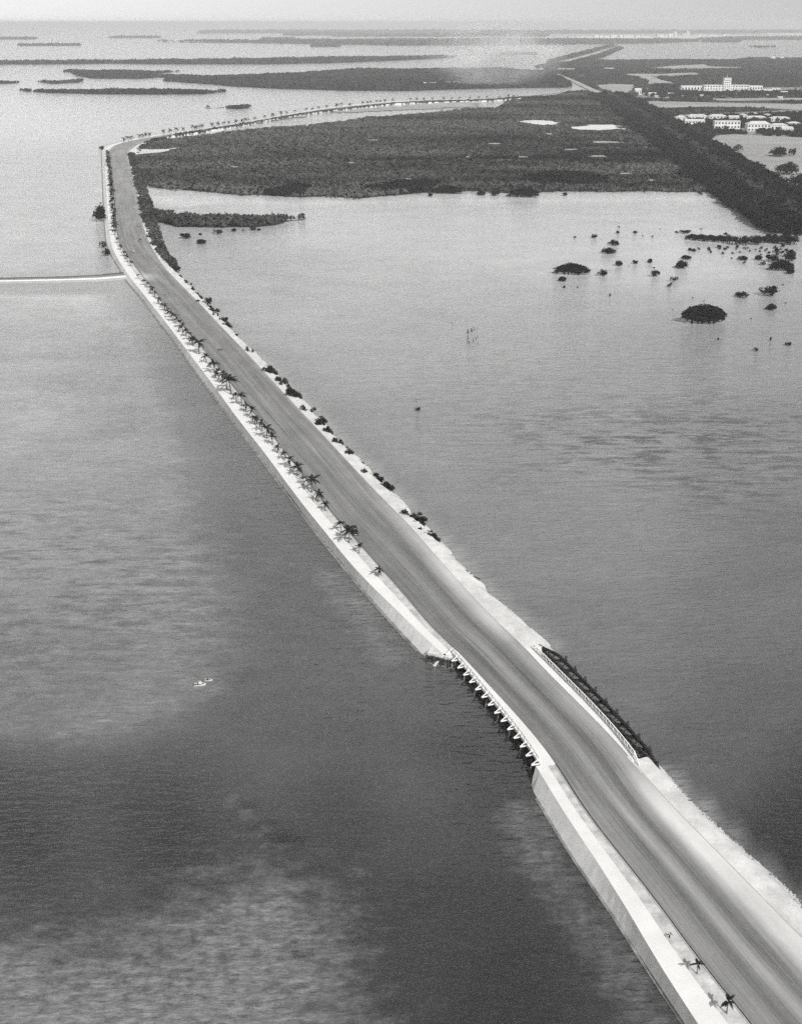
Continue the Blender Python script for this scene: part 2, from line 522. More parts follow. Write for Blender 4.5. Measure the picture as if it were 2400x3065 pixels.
def offsets(pts, z, w=6):
    L = catmull(world_line(pts, z)[:, :2], 2.0)
    sd = np.array([to_sd(p) for p in L])
    o = np.argsort(sd[:, 0])
    return smooth1(np.interp(S, sd[o, 0], sd[o, 1]), w)
D1, D2, D4, D5 = offsets(E1, 0.0), offsets(E2, ZW), offsets(E4, ZR), offsets(E5, 0.0)

def pos(s, d, z):
    fx = np.interp(s, S, R[:, 0]); fy = np.interp(s, S, R[:, 1])
    nx = np.interp(s, S, NRM[:, 0]); ny = np.interp(s, S, NRM[:, 1])
    return np.array([fx + nx * d, fy + ny * d, z])

def tang(s):
    v = np.array([np.interp(s, S, T[:, 0]), np.interp(s, S, T[:, 1])])
    return v / np.linalg.norm(v)

def s_of(px, py, z=ZR):
    return to_sd(at(px, py, z))[0]

BL0, BL1 = s_of(1618, 2290, ZW), s_of(1352, 1950, ZW)       # bridge, left side: near and far end
BR0, BR1 = s_of(1905, 2268, ZW), s_of(1600, 1938, ZW)       # right side
SEND = S[-1]
JUNC = s_of(400, 830)
print('bridge', BL0, BL1, BR0, BR1, 'length', SEND, 'widths', D4[::60].round(1), D1[::60].round(1), D2[::60].round(1), D5[::60].round(1))

def strip(s0, s1, dl, dr, zl, zr, ncol=1, step=STEP, profile=None):
    """verts, faces, uv of a ribbon between lateral curves dl and dr (arrays over S or numbers)"""
    ss = np.arange(s0, s1, step)
    ss = np.append(ss, s1)
    a = np.interp(ss, S, dl) if isinstance(dl, np.ndarray) else np.full(len(ss), float(dl))
    b = np.interp(ss, S, dr) if isinstance(dr, np.ndarray) else np.full(len(ss), float(dr))
    u = np.linspace(0, 1, ncol + 1)
    d = a[:, None] * (1 - u) + b[:, None] * u
    z = zl * (1 - u) + zr * u if profile is None else profile(ss[:, None], u[None, :])
    z = np.broadcast_to(z, d.shape)
    fx = np.interp(ss, S, R[:, 0]); fy = np.interp(ss, S, R[:, 1])
    nx = np.interp(ss, S, NRM[:, 0]); ny = np.interp(ss, S, NRM[:, 1])
    v = np.stack([fx[:, None] + nx[:, None] * d, fy[:, None] + ny[:, None] * d, z], -1).reshape(-1, 3)
    r, c = len(ss), ncol + 1
    i = np.arange(r - 1)[:, None] * c + np.arange(ncol)[None, :]
    f = np.stack([i, i + 1, i + c + 1, i + c], -1).reshape(-1, 4)
    uv = np.stack([d, np.broadcast_to(ss[:, None], d.shape)], -1).reshape(-1, 2)
    return v, f, uv, np.broadcast_to(ss[:, None], d.shape).ravel(), np.broadcast_to(u, d.shape).ravel()

# ------------------------------------------------------------------ water
def axis(core0, core1, step, far0, far1):
    a = list(np.arange(core0, core1 + 0.1, step))
    lo, g = core0, step
    while lo > far0:
        g *= 1.35; lo -= g; a.insert(0, lo)
    hi, g = core1, step
    while hi < far1:
        g *= 1.35; hi += g; a.append(hi)
    return np.array(a)
wx = axis(-400, 500, 3.0, -60000, 60000)
wy = np.concatenate([axis(90, 520, 2.0, -3000, 500)[:-3] if False else axis(90, 520, 2.0, -3000, 521), np.arange(525, 1300, 5.0), axis(1300, 1310, 8.0, 1300, 90000)])
wy = np.unique(np.round(wy, 2))
X, Y = np.meshgrid(wx, wy)
CTRL = [  # photograph pixel, water albedo there: bottom colour plus painted-in sky reflection
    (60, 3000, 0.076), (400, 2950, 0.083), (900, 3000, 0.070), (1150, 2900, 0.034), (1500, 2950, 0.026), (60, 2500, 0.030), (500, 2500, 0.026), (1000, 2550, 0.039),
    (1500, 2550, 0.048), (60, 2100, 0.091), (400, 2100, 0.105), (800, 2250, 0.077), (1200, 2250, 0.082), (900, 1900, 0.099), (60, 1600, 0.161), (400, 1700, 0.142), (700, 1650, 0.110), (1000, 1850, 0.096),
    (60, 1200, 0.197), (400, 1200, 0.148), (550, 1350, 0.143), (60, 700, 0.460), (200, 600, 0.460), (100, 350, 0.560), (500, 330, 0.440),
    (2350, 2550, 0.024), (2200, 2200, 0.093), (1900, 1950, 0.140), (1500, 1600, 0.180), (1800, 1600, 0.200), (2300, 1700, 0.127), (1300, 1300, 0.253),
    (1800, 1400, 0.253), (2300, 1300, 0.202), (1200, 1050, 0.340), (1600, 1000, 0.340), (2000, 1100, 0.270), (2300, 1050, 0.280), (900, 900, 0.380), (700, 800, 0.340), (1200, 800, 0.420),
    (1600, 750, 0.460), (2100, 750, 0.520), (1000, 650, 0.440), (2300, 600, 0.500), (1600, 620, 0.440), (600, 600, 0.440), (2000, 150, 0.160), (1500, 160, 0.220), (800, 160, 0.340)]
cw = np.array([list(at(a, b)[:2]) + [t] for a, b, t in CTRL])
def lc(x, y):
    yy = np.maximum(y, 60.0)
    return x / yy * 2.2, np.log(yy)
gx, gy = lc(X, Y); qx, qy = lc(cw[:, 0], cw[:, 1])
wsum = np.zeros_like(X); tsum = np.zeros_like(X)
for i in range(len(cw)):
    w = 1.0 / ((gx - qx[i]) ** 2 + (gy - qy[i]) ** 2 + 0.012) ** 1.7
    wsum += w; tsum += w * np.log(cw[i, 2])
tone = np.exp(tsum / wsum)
patch = np.full_like(X, 1.3)
def soft(poly_px, width):
    P = [at(a, b)[:2] for a, b in poly_px]
    ins = inside(P, X, Y)
    d = seg_dist(P + [P[0]], X, Y)
    d = np.where(ins, d, -d)
    return np.clip(d / width * 0.5 + 0.5, 0, 1)
wob = (vnoise(X / 14, Y / 9, 5) - 0.5) * 1.0 + (vnoise(X / 5, Y / 4, 6) - 0.5) * 0.6
shoal = np.zeros_like(X); shoal_tone = np.zeros_like(X) + 0.065; weed = np.zeros_like(X)
# sand shoals under shallow water
s1 = soft([(-200, 2800), (180, 2770), (430, 2740), (520, 2690), (640, 2630), (760, 2600), (900, 2630), (975, 2730), (1010, 2850), (1020, 2990), (1040, 3300), (-200, 3300)], 16)
shoal = np.maximum(shoal, s1); shoal_tone += 0.05 * (s1 > 0.01)
s2 = soft([(-400, 880), (300, 880), (390, 940), (470, 1085), (540, 1265), (604, 1545), (700, 1756), (722, 1967), (690, 2080), (540, 2160), (300, 2230), (-400, 2260)], 7)
tone *= 1 + 0.40 * s2; shoal = np.maximum(shoal, s2 * 0.62); patch += s2 * 0.3
weed += 0.60 * soft([(-300, 1480), (300, 1500), (640, 1600), (700, 1850), (500, 1980), (-300, 2050)], 30)
line = [at(a, b)[:2] for a, b in [(680, 2385), (745, 2440), (800, 2490), (860, 2560), (905, 2610), (920, 2660)]]
shoal = np.maximum(shoal, 0.62 * np.exp(-(seg_dist(line, X, Y) / 1.5) ** 2))
# turbid light water beside the near seawall
line = [at(a, b)[:2] for a, b in [(1560, 2430), (1640, 2600), (1730, 2740), (1850, 2900), (1960, 3060)]]
shoal = np.maximum(shoal, 0.78 * np.exp(-(seg_dist(line, X, Y) / 5.0) ** 2))
line = [at(a, b)[:2] for a, b in [(990, 1720), (1080, 1850), (1160, 1960)]]
shoal = np.maximum(shoal, 0.72 * np.exp(-(seg_dist(line, X, Y) / 6.0) ** 2))
# pale sand shelving under water along the right bank
line = [pos(s, float(np.interp(s, S, D5)), 0)[:2] for s in np.arange(0, BR0, 4)]
dd = seg_dist(line, X, Y)
tone += 0.16 * np.exp(-(np.maximum(dd - 0.5, 0) / 1.6) ** 2) * np.clip(0.85 + wob * 0.5, 0, 1)
line = [pos(s, float(np.interp(s, S, D5)), 0)[:2] for s in np.arange(BR1 + 2, BR1 + 260, 4)]
dd = seg_dist(line, X, Y)
tone += 0.10 * np.exp(-(np.maximum(dd - 1.0, 0) / 2.0) ** 2) * np.clip(0.85 + wob * 0.6, 0, 1)
# bright shallows in front of the mangrove shore
line = [at(a, b)[:2] for a, b in [(440, 560), (560, 590), (760, 600), (1000, 600), (1300, 592), (1600, 592), (1900, 588), (2200, 590)]]
tone += 0.22 * np.exp(-(seg_dist(line, X, Y) / 26.0) ** 2)
s3 = soft([(432, 540), (462, 565), (600, 585), (560, 610), (470, 602), (446, 600)], 20)
tone += 0.5 * s3
# dark weed patches of the lagoon
s4 = soft([(1500, 1280), (2000, 1220), (2450, 1250), (2450, 1560), (2000, 1500), (1600, 1420)], 26)
weed += 0.62 * s4; patch += s4 * 0.5
s5 = soft([(1100, 1080), (1800, 1000), (2450, 980), (2450, 1260), (2000, 1230), (1500, 1290), (1150, 1350)], 60)
weed += 0.30 * s5
for (a, b, r, k) in [(745, 2418, 1.6, .5), (787, 2467, 1.3, .6), (811, 2485, 1.2, .6), (847, 2515, 2.0, .6), (885, 2861, 2.6, .75), (690, 2790, 3, .4), (520, 2900, 6, .45), (250, 2880, 6, .4), (730, 2020, 2.5, .3), (1330, 2240, 8, .3), (1350, 2660, 7, .2)]:
    p = at(a, b)
    tone *= 1 - k * np.exp(-(np.hypot((X - p[0]) / 1.5, Y - p[1]) / r) ** 2)
calm = 0.80 * soft([(440, 560), (2450, 570), (2700, 1000), (2300, 1120), (1600, 900), (1000, 800), (600, 860)], 70)
calm = np.maximum(calm, 0.6 * np.clip((Y - 900) / 500, 0, 1))
ny_, nx_ = X.shape
ii = (np.arange(ny_ - 1)[:, None] * nx_ + np.arange(nx_ - 1)[None, :])
wf = np.stack([ii, ii + 1, ii + nx_ + 1, ii + nx_], -1).reshape(-1, 4)
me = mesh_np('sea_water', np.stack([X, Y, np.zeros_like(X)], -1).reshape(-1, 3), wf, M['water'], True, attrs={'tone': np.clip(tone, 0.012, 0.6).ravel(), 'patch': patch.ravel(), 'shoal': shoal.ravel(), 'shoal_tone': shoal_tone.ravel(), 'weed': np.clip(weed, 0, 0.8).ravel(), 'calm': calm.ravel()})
tag(link('sea_water', me), kind='structure')

# sea bed below, so that no ray ever leaves through the bottom of the world
# ------------------------------------------------------------------ road, promenade, seawall, banks
v, f, uv, ss, u = strip(0, SEND, 0.0, D4, ZR, ZR, 24)
near = 1 - np.clip((ss - (BR0 - 14)) / 12, 0, 1)
onb = np.clip((ss - (BR0 - 14)) / 12, 0, 1) * (1 - np.clip((ss - (BR1 + 4)) / 10, 0, 1))
past = np.clip((ss - (BR1 + 4)) / 10, 0, 1) * (1 - np.clip((ss - (BR1 + 35)) / 70, 0, 1))
ed = lambda a, b: np.clip((u - a) / (b - a), 0, 1)
sandy = near * (0.95 * ed(.66, .84) + 0.24 * np.exp(-((u - .44) / .055) ** 2) + 0.12 * np.exp(-((u - .08) / .08) ** 2)) + onb * (0.28 * ed(.72, .9) + .10 * np.exp(-((u - .42) / .08) ** 2)) \
    + past * 0.80 * ed(.70, .92)
far = np.clip((ss - (BR1 + 60)) / 60, 0, 1)
sandy += far * (0.14 * ed(.80, 1.0) + 0.05) + np.clip((ss - 500) / 400, 0, 1) * 0.14
jx = np.exp(-((ss - JUNC) / 9.0) ** 2)
sandy = np.clip(sandy + jx * 0.5 * (1 - ed(0.0, .7)), 0, 1)
streak = near * (0.03 - .09 * np.exp(-((u - .30) / .05) ** 2) + .06 * np.exp(-((u - .44) / .06) ** 2) - .09 * np.exp(-((u - .60) / .06) ** 2)) \
    + (onb + past) * (-.07 * np.exp(-((u - .24) / .06) ** 2) + .07 * np.exp(-((u - .42) / .07) ** 2) - .10 * np.exp(-((u - .63) / .05) ** 2)) + far * 0.01
me = mesh_np('road', v, f, M['road'], uv=uv, attrs={'sandy': sandy, 'streak': streak})
tag(link('road', me), kind='structure')

PAVE = D2 * 0.42          # inner edge of the paved promenade; the palms' strip lies between it and the kerb
DECKL = np.interp(S, [BL0, BL1], [to_sd(at(1618, 2290, ZW))[1], to_sd(at(1352, 1950, ZW))[1]])
DECKR = np.interp(S, [BR0, BR1], [to_sd(at(1899, 2268, ZW))[1], to_sd(at(1596, 1942, ZW))[1]])

def bank_profile(s, u):
    z = np.where(u < 0.5, ZR - 0.004 - 0.15 * u, ZR - 0.08 - (u - 0.5) * 2 * (ZR + 0.25))
    return z + (vnoise(s / 2.3 + u * 0, u * 7 + s * 0, 3) - 0.5) * 0.30 * np.clip(u * 3, 0, 1) * np.clip((1 - u) * 6, 0, 1)
D5x = D5 + 0.5 + (vnoise(S / 5.0, S * 0, 9) - 0.5) * 1.6
parts = [strip(0, BR0, D4, D5x, ZR, 0, 10, profile=bank_profile), strip(BR1, SEND, D4, D5x, ZR, 0, 10, profile=bank_profile)]
vv, ff, k = [], [], 0
for p in parts:
    vv.append(p[0]); ff.append(p[1] + k); k += len(p[0])
tag(link('shoulder_bank', mesh_np('shoulder_bank', np.concatenate(vv), np.concatenate(ff), M['sand'], True)), kind='structure')

vv, ff, k = [], [], 0
for a, b in ((0, BL0), (BL1, SEND)):
    p = strip(a, b, PAVE, -0.22, ZW - 0.03, ZW - 0.05, 3)
    vv.append(p[0]); ff.append(p[1] + k); k += len(p[0])
tag(link('palm_strip', mesh_np('palm_strip', np.concatenate(vv), np.concatenate(ff), M['strip'], True)), kind='structure')

# earth body of the causeway under everything (closes the sides at the bridge)
for a, b in ((0, min(BL0, BR0)), (max(BL1, BR1), SEND)):
    ssb = np.append(np.arange(a, b, 4.0), b)
    L = np.array([pos(s, float(np.interp(s, S, D2)) + 0.25, 0) for s in ssb]); Rr = np.array([pos(s, float(np.interp(s, S, D4)) + 0.4, 0) for s in ssb])
    n = len(ssb)
    vts = np.concatenate([L + [0, 0, ZR - 0.25], Rr + [0, 0, ZR - 0.25], L + [0, 0, -1], Rr + [0, 0, -1]])
    fs = []
    for i in range(n - 1):
        fs += [(i, n + i, n + i + 1, i + 1), (2 * n + i, i, i + 1, 2 * n + i + 1), (n + i, 3 * n + i, 3 * n + i + 1, n + i + 1)]
    for i in (0, n - 1):
        fs.append((i, n + i, 3 * n + i, 2 * n + i))
    tag(link('causeway_ground', mesh_np('causeway_ground', vts, np.array(fs), M['sand'])), kind='structure')

def prism_strip(s0, s1, dl0, dr0, ztop_l, ztop_r, thick, sub=2):
    """a slab that follows the curve from s0 to s1: MB with depth"""
    mb = MB()
    ss = np.linspace(s0, s1, sub + 1)
    g = lambda dd, s: float(np.interp(s, S, dd)) if isinstance(dd, np.ndarray) else dd
    rings = []
    for s in ss:
        a = pos(s, g(dl0, s), ztop_l); b = pos(s, g(dr0, s), ztop_r)
        rings.append([a, b, b - [0, 0, thick], a - [0, 0, thick]])
    return mb.loft(rings)

def run_of_pieces(parent, name, s0, s1, length, dl, dr, zl, zr, thick, mat, n_max, gap=0.05):
    """pieces near the camera are objects of their own; the far rest is one mesh"""
    s, n = s0, 0
    rest = MB()
    step = length
    while s < s1 - 0.3:
        e = min(s + step, s1)
        jit = random.uniform(-0.008, 0.008)
        mb = prism_strip(s, e - gap, dl, dr, zl + jit, zr + jit, thick, 2)
        if n < n_max:
            mb.build(name, mat, parent)
        else:
            b = len(rest.v); rest.v += mb.v; rest.f += [tuple(b + i for i in q) for q in mb.f]
        n += 1
        s = e
        if n >= n_max: step = length * 4
    if rest.v:
        tag(rest.build(name, mat, parent), kind='stuff')

# seawall: sloping panels, a footing at the waterline
def end_taper(sA, sB, dn, near_end):
    D = D1.copy()
    if near_end:           # rounded end at the bridge
        t = np.clip((S - (sB - 5)) / 5, 0, 1)
        D = D2 + (D1 - D2) * np.sqrt(np.clip(1 - t * t, 0.02, 1))
    return D
D1n = end_taper(0, BL0, None, True)
wall_near = tag(empty('seawall', pos(BL0 * 0.5, float(np.interp(BL0 * 0.5, S, D1)), 0)), 'sloping pale concrete seawall on the near side of the bridge', 'seawall')
wall_far = tag(empty('seawall', pos(BL1 + 150, float(np.interp(BL1 + 150, S, D1)), 0)), 'long sloping concrete seawall running from the timber bulkhead to the far bend', 'seawall')
bpy.context.view_layer.update()
def reparent(objs):
    for o in objs:
        o.matrix_parent_inverse = o.parent.matrix_world.inverted()
before = set(bpy.data.objects)
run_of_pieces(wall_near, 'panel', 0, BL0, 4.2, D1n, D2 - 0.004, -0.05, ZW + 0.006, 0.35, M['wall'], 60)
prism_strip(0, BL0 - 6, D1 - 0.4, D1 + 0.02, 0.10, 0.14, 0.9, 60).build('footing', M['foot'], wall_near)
S_BULK = s_of(1279, 1962, 0.0)
SW1 = BL1 - 1.0
run_of_pieces(wall_far, 'panel', SW1 + 0.6, SEND, 4.2, D1, D2 - 0.004, -0.05, ZW + 0.006, 0.35, M['wall'], 110)
prism_strip(SW1 + 8, SEND, D1 - 0.7, D1 + 0.02, 0.10, 0.14, 0.9, 300).build('footing', M['foot'], wall_far)
prom = tag(empty('promenade', pos(10, float(np.interp(10, S, D2)), ZW)), kind='structure')
run_of_pieces(prom, 'slab', 0, BL0, 3.0, D2, PAVE - 0.02, ZW, ZW, 0.15, M['walk'], 60, 0.03)
run_of_pieces(prom, 'slab', BL1, SEND, 3.0, D2, PAVE - 0.02, ZW, ZW, 0.15, M['walk'], 110, 0.03)
# kerb between palms and carriageway, kept as one run a side
for a, b in ((0, BL0), (BL1, SEND)):
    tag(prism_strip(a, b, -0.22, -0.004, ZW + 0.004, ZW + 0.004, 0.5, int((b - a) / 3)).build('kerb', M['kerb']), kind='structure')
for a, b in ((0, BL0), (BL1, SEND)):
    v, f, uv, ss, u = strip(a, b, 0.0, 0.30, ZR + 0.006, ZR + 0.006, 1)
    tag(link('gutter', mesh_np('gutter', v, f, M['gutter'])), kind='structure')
# low seam of broken kerb stones buried along the right edge of the asphalt
for a, b in ((0, BR0 - 1), (BR1 + 1, BR1 + 420)):
    tag(prism_strip(a, b, D4 - 0.02, D4 + 0.10, ZR + 0.02, ZR + 0.02, 0.4, int((b - a) / 3)).build('edge_kerb', M['kerb']), kind='structure')

# ------------------------------------------------------------------ bridge
bridge = tag(empty('road_bridge', pos((BL0 + BL1) / 2, 5, 0)), 'low white-railed timber road bridge across the channel', 'bridge')
s_lo, s_hi = min(BL0, BR0) - 0.5, max(BL1, BR1) + 0.5
prism_strip(BL0 - 1.0, BL1 + 0.5, DECKL, 0.0, ZR - 0.01, ZR - 0.01, 0.35, 20).build('deck', M['greytimber'], bridge)
prism_strip(s_lo, s_hi, 0.02, D4 - 0.02, ZR - 0.03, ZR - 0.03, 0.35, 20).build('deck', M['greytimber'], bridge)
prism_strip(BL0 - 0.4, BL1, DECKL + 0.02, -0.004, ZW + 0.012, ZW + 0.012, 0.16, 20).build('footway', M['walk'], bridge)
prism_strip(BR0 - 0.5, BR1 + 0.5, D4 + 0.004, DECKR, ZW + 0.012, ZW + 0.012, 0.35, 20).build('footway', M['walk'], bridge)
for dl, dr in ((DECKL - 0.06, DECKL + 0.06), (DECKR - 0.06, DECKR + 0.06)):
    a, b = (BL0, BL1) if dl is not None and dl[0] < 0 else (BR0, BR1)
    prism_strip(a, b, dl, dr, ZW + 0.02, ZW + 0.02, 0.55, 16).build('fascia', M['white_paint'], bridge)

def bridge_rail(s0, s1, dk, side, periods):
    P = (s1 - s0) / periods
    top = ZW + 1.02
    ds = lambda s: float(np.interp(s, S, dk))
    rail = empty('railing', (0, 0, 0)); rail.parent = bridge
    for k in range(2 * periods + 1):
        s = s0 + k * P / 2
        p = pos(s, ds(s), ZW - 0.3)
        MB().bar(p, p + [0, 0, top - ZW + 0.3], 0.14).build('post', M['white_paint'], rail)
        if side < 0 and k % 2 == 0:
            q = pos(s, ds(s) + side * 1.5, ZW - 0.12)
            MB().bar(pos(s, ds(s) - side * 0.1, ZW - 0.14), q, 0.18, 0.2).build('outrigger', M['white_paint'], rail)
            MB().bar(p + [0, 0, top - ZW + 0.26], q + np.array([0, 0, 0.05]), 0.16, 0.16).build('brace', M['white_paint'], rail)
        if side > 0 and k < 2 * periods:
            q = pos(s + P / 2, ds(s + P / 2), ZW - 0.3)
            if k % 2 == 0:
                MB().bar(p + [0, 0, 0.80], q + [0, 0, 0.80], 0.06, 0.13).build('mid_rail', M['white_paint'], rail)
            else:
                MB().bar(p + [0, 0, top - ZW + 0.22], q + [0, 0, 0.40], 0.06, 0.14).build('diagonal', M['white_paint'], rail)
    n = periods
    rails = ((top, 0.18, 0.11), (ZW + 0.55, 0.08, 0.13)) if side < 0 else ((top, 0.18, 0.11), (ZW + 0.14, 0.08, 0.12))
    for z, w, h in rails:
        prism_strip(s0 - 0.1, s1 + 0.1, dk - w / 2 - 0.003, dk + w / 2 + 0.003, z + h / 2, z + h / 2, h, n).build('rail', M['white_paint'], rail)
    return rail
bridge_rail(BL0 + 0.6, BL1 - 0.4, DECKL, -1, 14)
bridge_rail(BR0 + 0.6, BR1 - 0.6, DECKR, 1, 15)
# end rails of the right parapet sloping down to the bank
p = pos(BR0 + 0.6, float(np.interp(BR0, S, DECKR)), ZW)
q = pos(BR0 - 2.2, float(np.interp(BR0, S, DECKR)) - 0.2, ZW)
MB().bar(p + [0, 0, 1.12], q + [0, 0, 0.05], 0.16).bar(p + [0, 0, 0.55], q + [0, 0, 0.02], 0.12).build('end_brace', M['white_paint'], bridge)
# pile bents
nb = 8
for k in range(nb):
    t = (k + 0.5) / nb
    sl = BL0 + (BL1 - BL0) * t; sr = BR0 + (BR1 - BR0) * t
    A = pos(sl, float(np.interp(sl, S, DECKL)) - 0.9, 0); B = pos(sr, float(np.interp(sr, S, DECKR)) + 0.9, 0)
    bent = empty('bent', (0, 0, 0)); bent.parent = bridge
    zc = ZR - 0.62
    MB().bar(A + [0, 0, zc], B + [0, 0, zc], 0.35, 0.35).build('cap', M['timber'], bent)
    for j in range(7):
        w = A + (B - A) * (0.02 + 0.96 * j / 6)
        o = np.array([0, 0, 0])
        lean = (A - B) / np.linalg.norm(A - B) * (0.55 if j == 0 else (-0.55 if j == 6 else 0))
        MB().tube([w + lean + [0, 0, -1.2], w + [0, 0, zc - 0.18]], [0.2, 0.17], 8).build('pile', M['timber'] if 0 < j else M['greytimber'], bent)
    mid = (A + B) / 2
    MB().bar(A + [0, 0, zc - 0.2], A + (mid - A) * .7 + [0, 0, -0.2], 0.1, 0.2).bar(A + (mid - A) * .7 + [0, 0, zc - 0.2], A + [0, 0, -0.1], 0.1, 0.2).build('cross_brace', M['timber'], bent)
# abutment walls
for sa, sb, nm in ((BL0 - 0.8, BR0 - 0.4, 0), (BL1 + 0.4, BR1 + 0.4, 1)):
    a = pos(sa, float(np.interp(sa, S, DECKL)), 0); b = pos(sb, float(np.interp(sb, S, DECKR)), 0)
    MB().bar(a + [0, 0, 0.55], b + [0, 0, 0.55], 0.5, 2.5).build('abutment', M['greytimber'], bridge)
# sandy ramp filling the right bank's shoulder at each end of the bridge
def fan(name, px, zs, dome=0.1):
    P = [at(x, y, z) for (x, y), z in zip(px, zs)]
    mb = MB(); c = np.mean(P, 0); c[2] += dome
    n = len(P)
    mb.v = [tuple(p) for p in P] + [tuple(c)] + [tuple(np.array([p[0], p[1], -0.8])) for p in P]
    for i in range(n):
        mb.f.append((i, (i + 1) % n, n)); mb.f.append((i, n + 1 + i, n + 1 + (i + 1) % n, (i + 1) % n))
    return tag(mb.build(name, M['sand']), kind='structure')
fan('bridge_end_bank', [(1872, 2262), (1902, 2268), (1958, 2288), (1972, 2318), (1992, 2345), (2060, 2395), (2030, 2425), (1948, 2345)], [2.3, 2.3, 2.15, 1.6, 0.4, 0.9, 2.0, 2.19])
fan('bridge_end_bank', [(1560, 1925), (1600, 1938), (1618, 1936), (1638, 1944), (1648, 1931), (1630, 1914), (1590, 1880), (1540, 1880)], [2.19, 2.25, 2.2, 0.8, -.1, .1, .9, 2.19])
fan('bulkhead_fill', [(1279, 1952), (1364, 1974), (1372, 1962), (1345, 1946), (1318, 1950), (1288, 1938)], [1.68, 1.72, 2.31, 2.33, 2.33, 1.5], 0.0)

# timber bulkhead at the far left end of the bridge
A = at(1274, 1984, 0); B = at(1364, 2006, 0)
bulk = tag(empty('timber_bulkhead', (A + B) / 2), 'weathered timber bulkhead closing the seawall beside the bridge', 'bulkhead')
bpy.context.view_layer.update()
n = 19
ax = (B - A) / np.linalg.norm(B - A); back = np.array([-ax[1], ax[0], 0])
inv = bulk.matrix_world.inverted()
def bb(mb, name, mat, par=bulk):
    o = mb.build(name, mat, par); return o
for k in range(n):
    w = A + (B - A) * (k + 0.5) / n + back * 0.18
    wd = np.linalg.norm(B - A) / n * 0.9
    h = 1.75 + random.uniform(-0.08, 0.12)
    o = MB().bar(w + [0, 0, -0.8], w + [0, 0, h], wd, 0.09, up=tuple(back)).build('plank', M['midtimber'] if k % 4 else M['greytimber'], bulk)
for k in range(5):
    w = A + (B - A) * (0.03 + 0.235 * k)
    MB().tube([w + [0, 0, -1.0], w + [0, 0, 1.95]], [0.19, 0.17], 8).build('pile', M['midtimber'], bulk)
MB().bar(A - back * 0.02 + [0, 0, 1.55], B - back * 0.02 + [0, 0, 1.55], 0.12, 0.16).build('waler', M['midtimber'], bulk)
MB().bar(A + [0, 0, 0.18], B + [0, 0, 0.18], 0.2, 0.16).build('waler', M['greytimber'], bulk)

# ------------------------------------------------------------------ pipeline trestle on the right
ZP = 1.45
PO = [at(x, y, z) for x, y, z in [(1612, 1932, 1.9), (1632, 1943, 1.75), (1655, 1953, 1.6), (1674, 1964, ZP), (1760, 2053, ZP), (1850, 2147, ZP), (1939, 2246, ZP), (1955, 2275, ZP), (1972, 2310, 1.1), (1988, 2338, 0.5)]]
PI_ = [at(x, y, ZP) for x, y in [(1622, 1942), (1652, 1972), (1760, 2087), (1850, 2180), (1912, 2248), (1935, 2262)]]
tr = tag(empty('pipeline_trestle', (PO[0] + PO[6]) / 2 * [1, 1, 0]), 'dark pipe and braced timber trestle alongside the right railing of the bridge', 'trestle')
MB().tube(PO, [0.34] * len(PO), 10).build('pipe', M['pipe'], tr, True)
mb = MB()
for a, b in zip(PI_, PI_[1:]):
    mb.bar(a, b, 0.28, 0.3)
mb.build('beam', M['timber'], tr)
def along(P, t):
    L = np.concatenate([[0], np.cumsum([np.linalg.norm(b - a) for a, b in zip(P, P[1:])])])
    return np.array([np.interp(t * L[-1], L, [p[k] for p in P]) for k in range(3)])
POm = PO[1:8]
nb = 11
for k in range(nb):
    t = k / (nb - 1)
    a, b = along(PI_, t), along(POm, t)
    b[2] = ZP
    d = (b - a); d /= np.linalg.norm(d)
    bent = empty('bent', (0, 0, 0)); bent.parent = tr
    MB().bar(a - d * 0.6 + [0, 0, -0.52], b + d * 1.25 + [0, 0, -0.52], 0.28, 0.3).build('cap', M['timber'], bent)
    for w, ln in ((a - d * 0.3, -0.3), (b + d * 0.95, 0.35)):
        MB().tube([w + d * ln + [0, 0, -2.4], w + [0, 0, -0.72]], [0.22, 0.2], 8).build('pile', M['midtimber'], bent)
    MB().tube([b + d * 0.85 + [0, 0, -0.3], b + d * 1.0 + [0, 0, 0.34]], [0.28, 0.22], 7).build('pile_head', M['midtimber'], bent)
m = 2 * (nb - 1)
for k in range(m):
    t0, t1 = k / m, (k + 1) / m
    a = along(PI_, t0) if k % 2 == 0 else along(POm, t0)
    b = along(POm, t1) if k % 2 == 0 else along(PI_, t1)
    a[2] = b[2] = ZP - 0.1
    MB().bar(a, b, 0.17, 0.15).build('lacing', M['timber'], tr)

# every part above was laid out in world coordinates: shift them under their things
bpy.context.view_layer.update()
for o in list(bpy.data.objects):
    if o.parent is not None and o.type in {'MESH', 'EMPTY'}:
        o.matrix_parent_inverse = o.parent.matrix_world.inverted() if o.parent.parent is None else Matrix.Identity(4)
bpy.context.view_layer.update()

# ------------------------------------------------------------------ side causeway to the left
def ribbon(name, top, bot, z, mat, edge=None):
    Tt = [at(x, y, z) for x, y in top]; Bt = [at(x, y, z) for x, y in bot]
    n = len(Tt)
    vts = np.array(Tt + Bt + [p - [0, 0, z + 1.0] for p in Tt] + [p - [0, 0, z + 1.0] for p in Bt])
    fs = []
    for i in range(n - 1):
        fs += [(n + i, n + i + 1, i + 1, i), (i, i + 1, 2 * n + i + 1, 2 * n + i), (n + i, 3 * n + i, 3 * n + i + 1, n + i + 1)]
    for i in (0, n - 1):
        fs.append((i, 2 * n + i, 3 * n + i, n + i))
    return tag(link(name, mesh_np(name, vts, np.array(fs), mat)), kind='structure')
ribbon('side_causeway', [(-300, 833), (14, 831), (200, 827), (300, 822), (372, 814), (408, 812)], [(-300, 847), (14, 844), (200, 840), (300, 837), (378, 832), (420, 830)], 0.8, M['marl'])
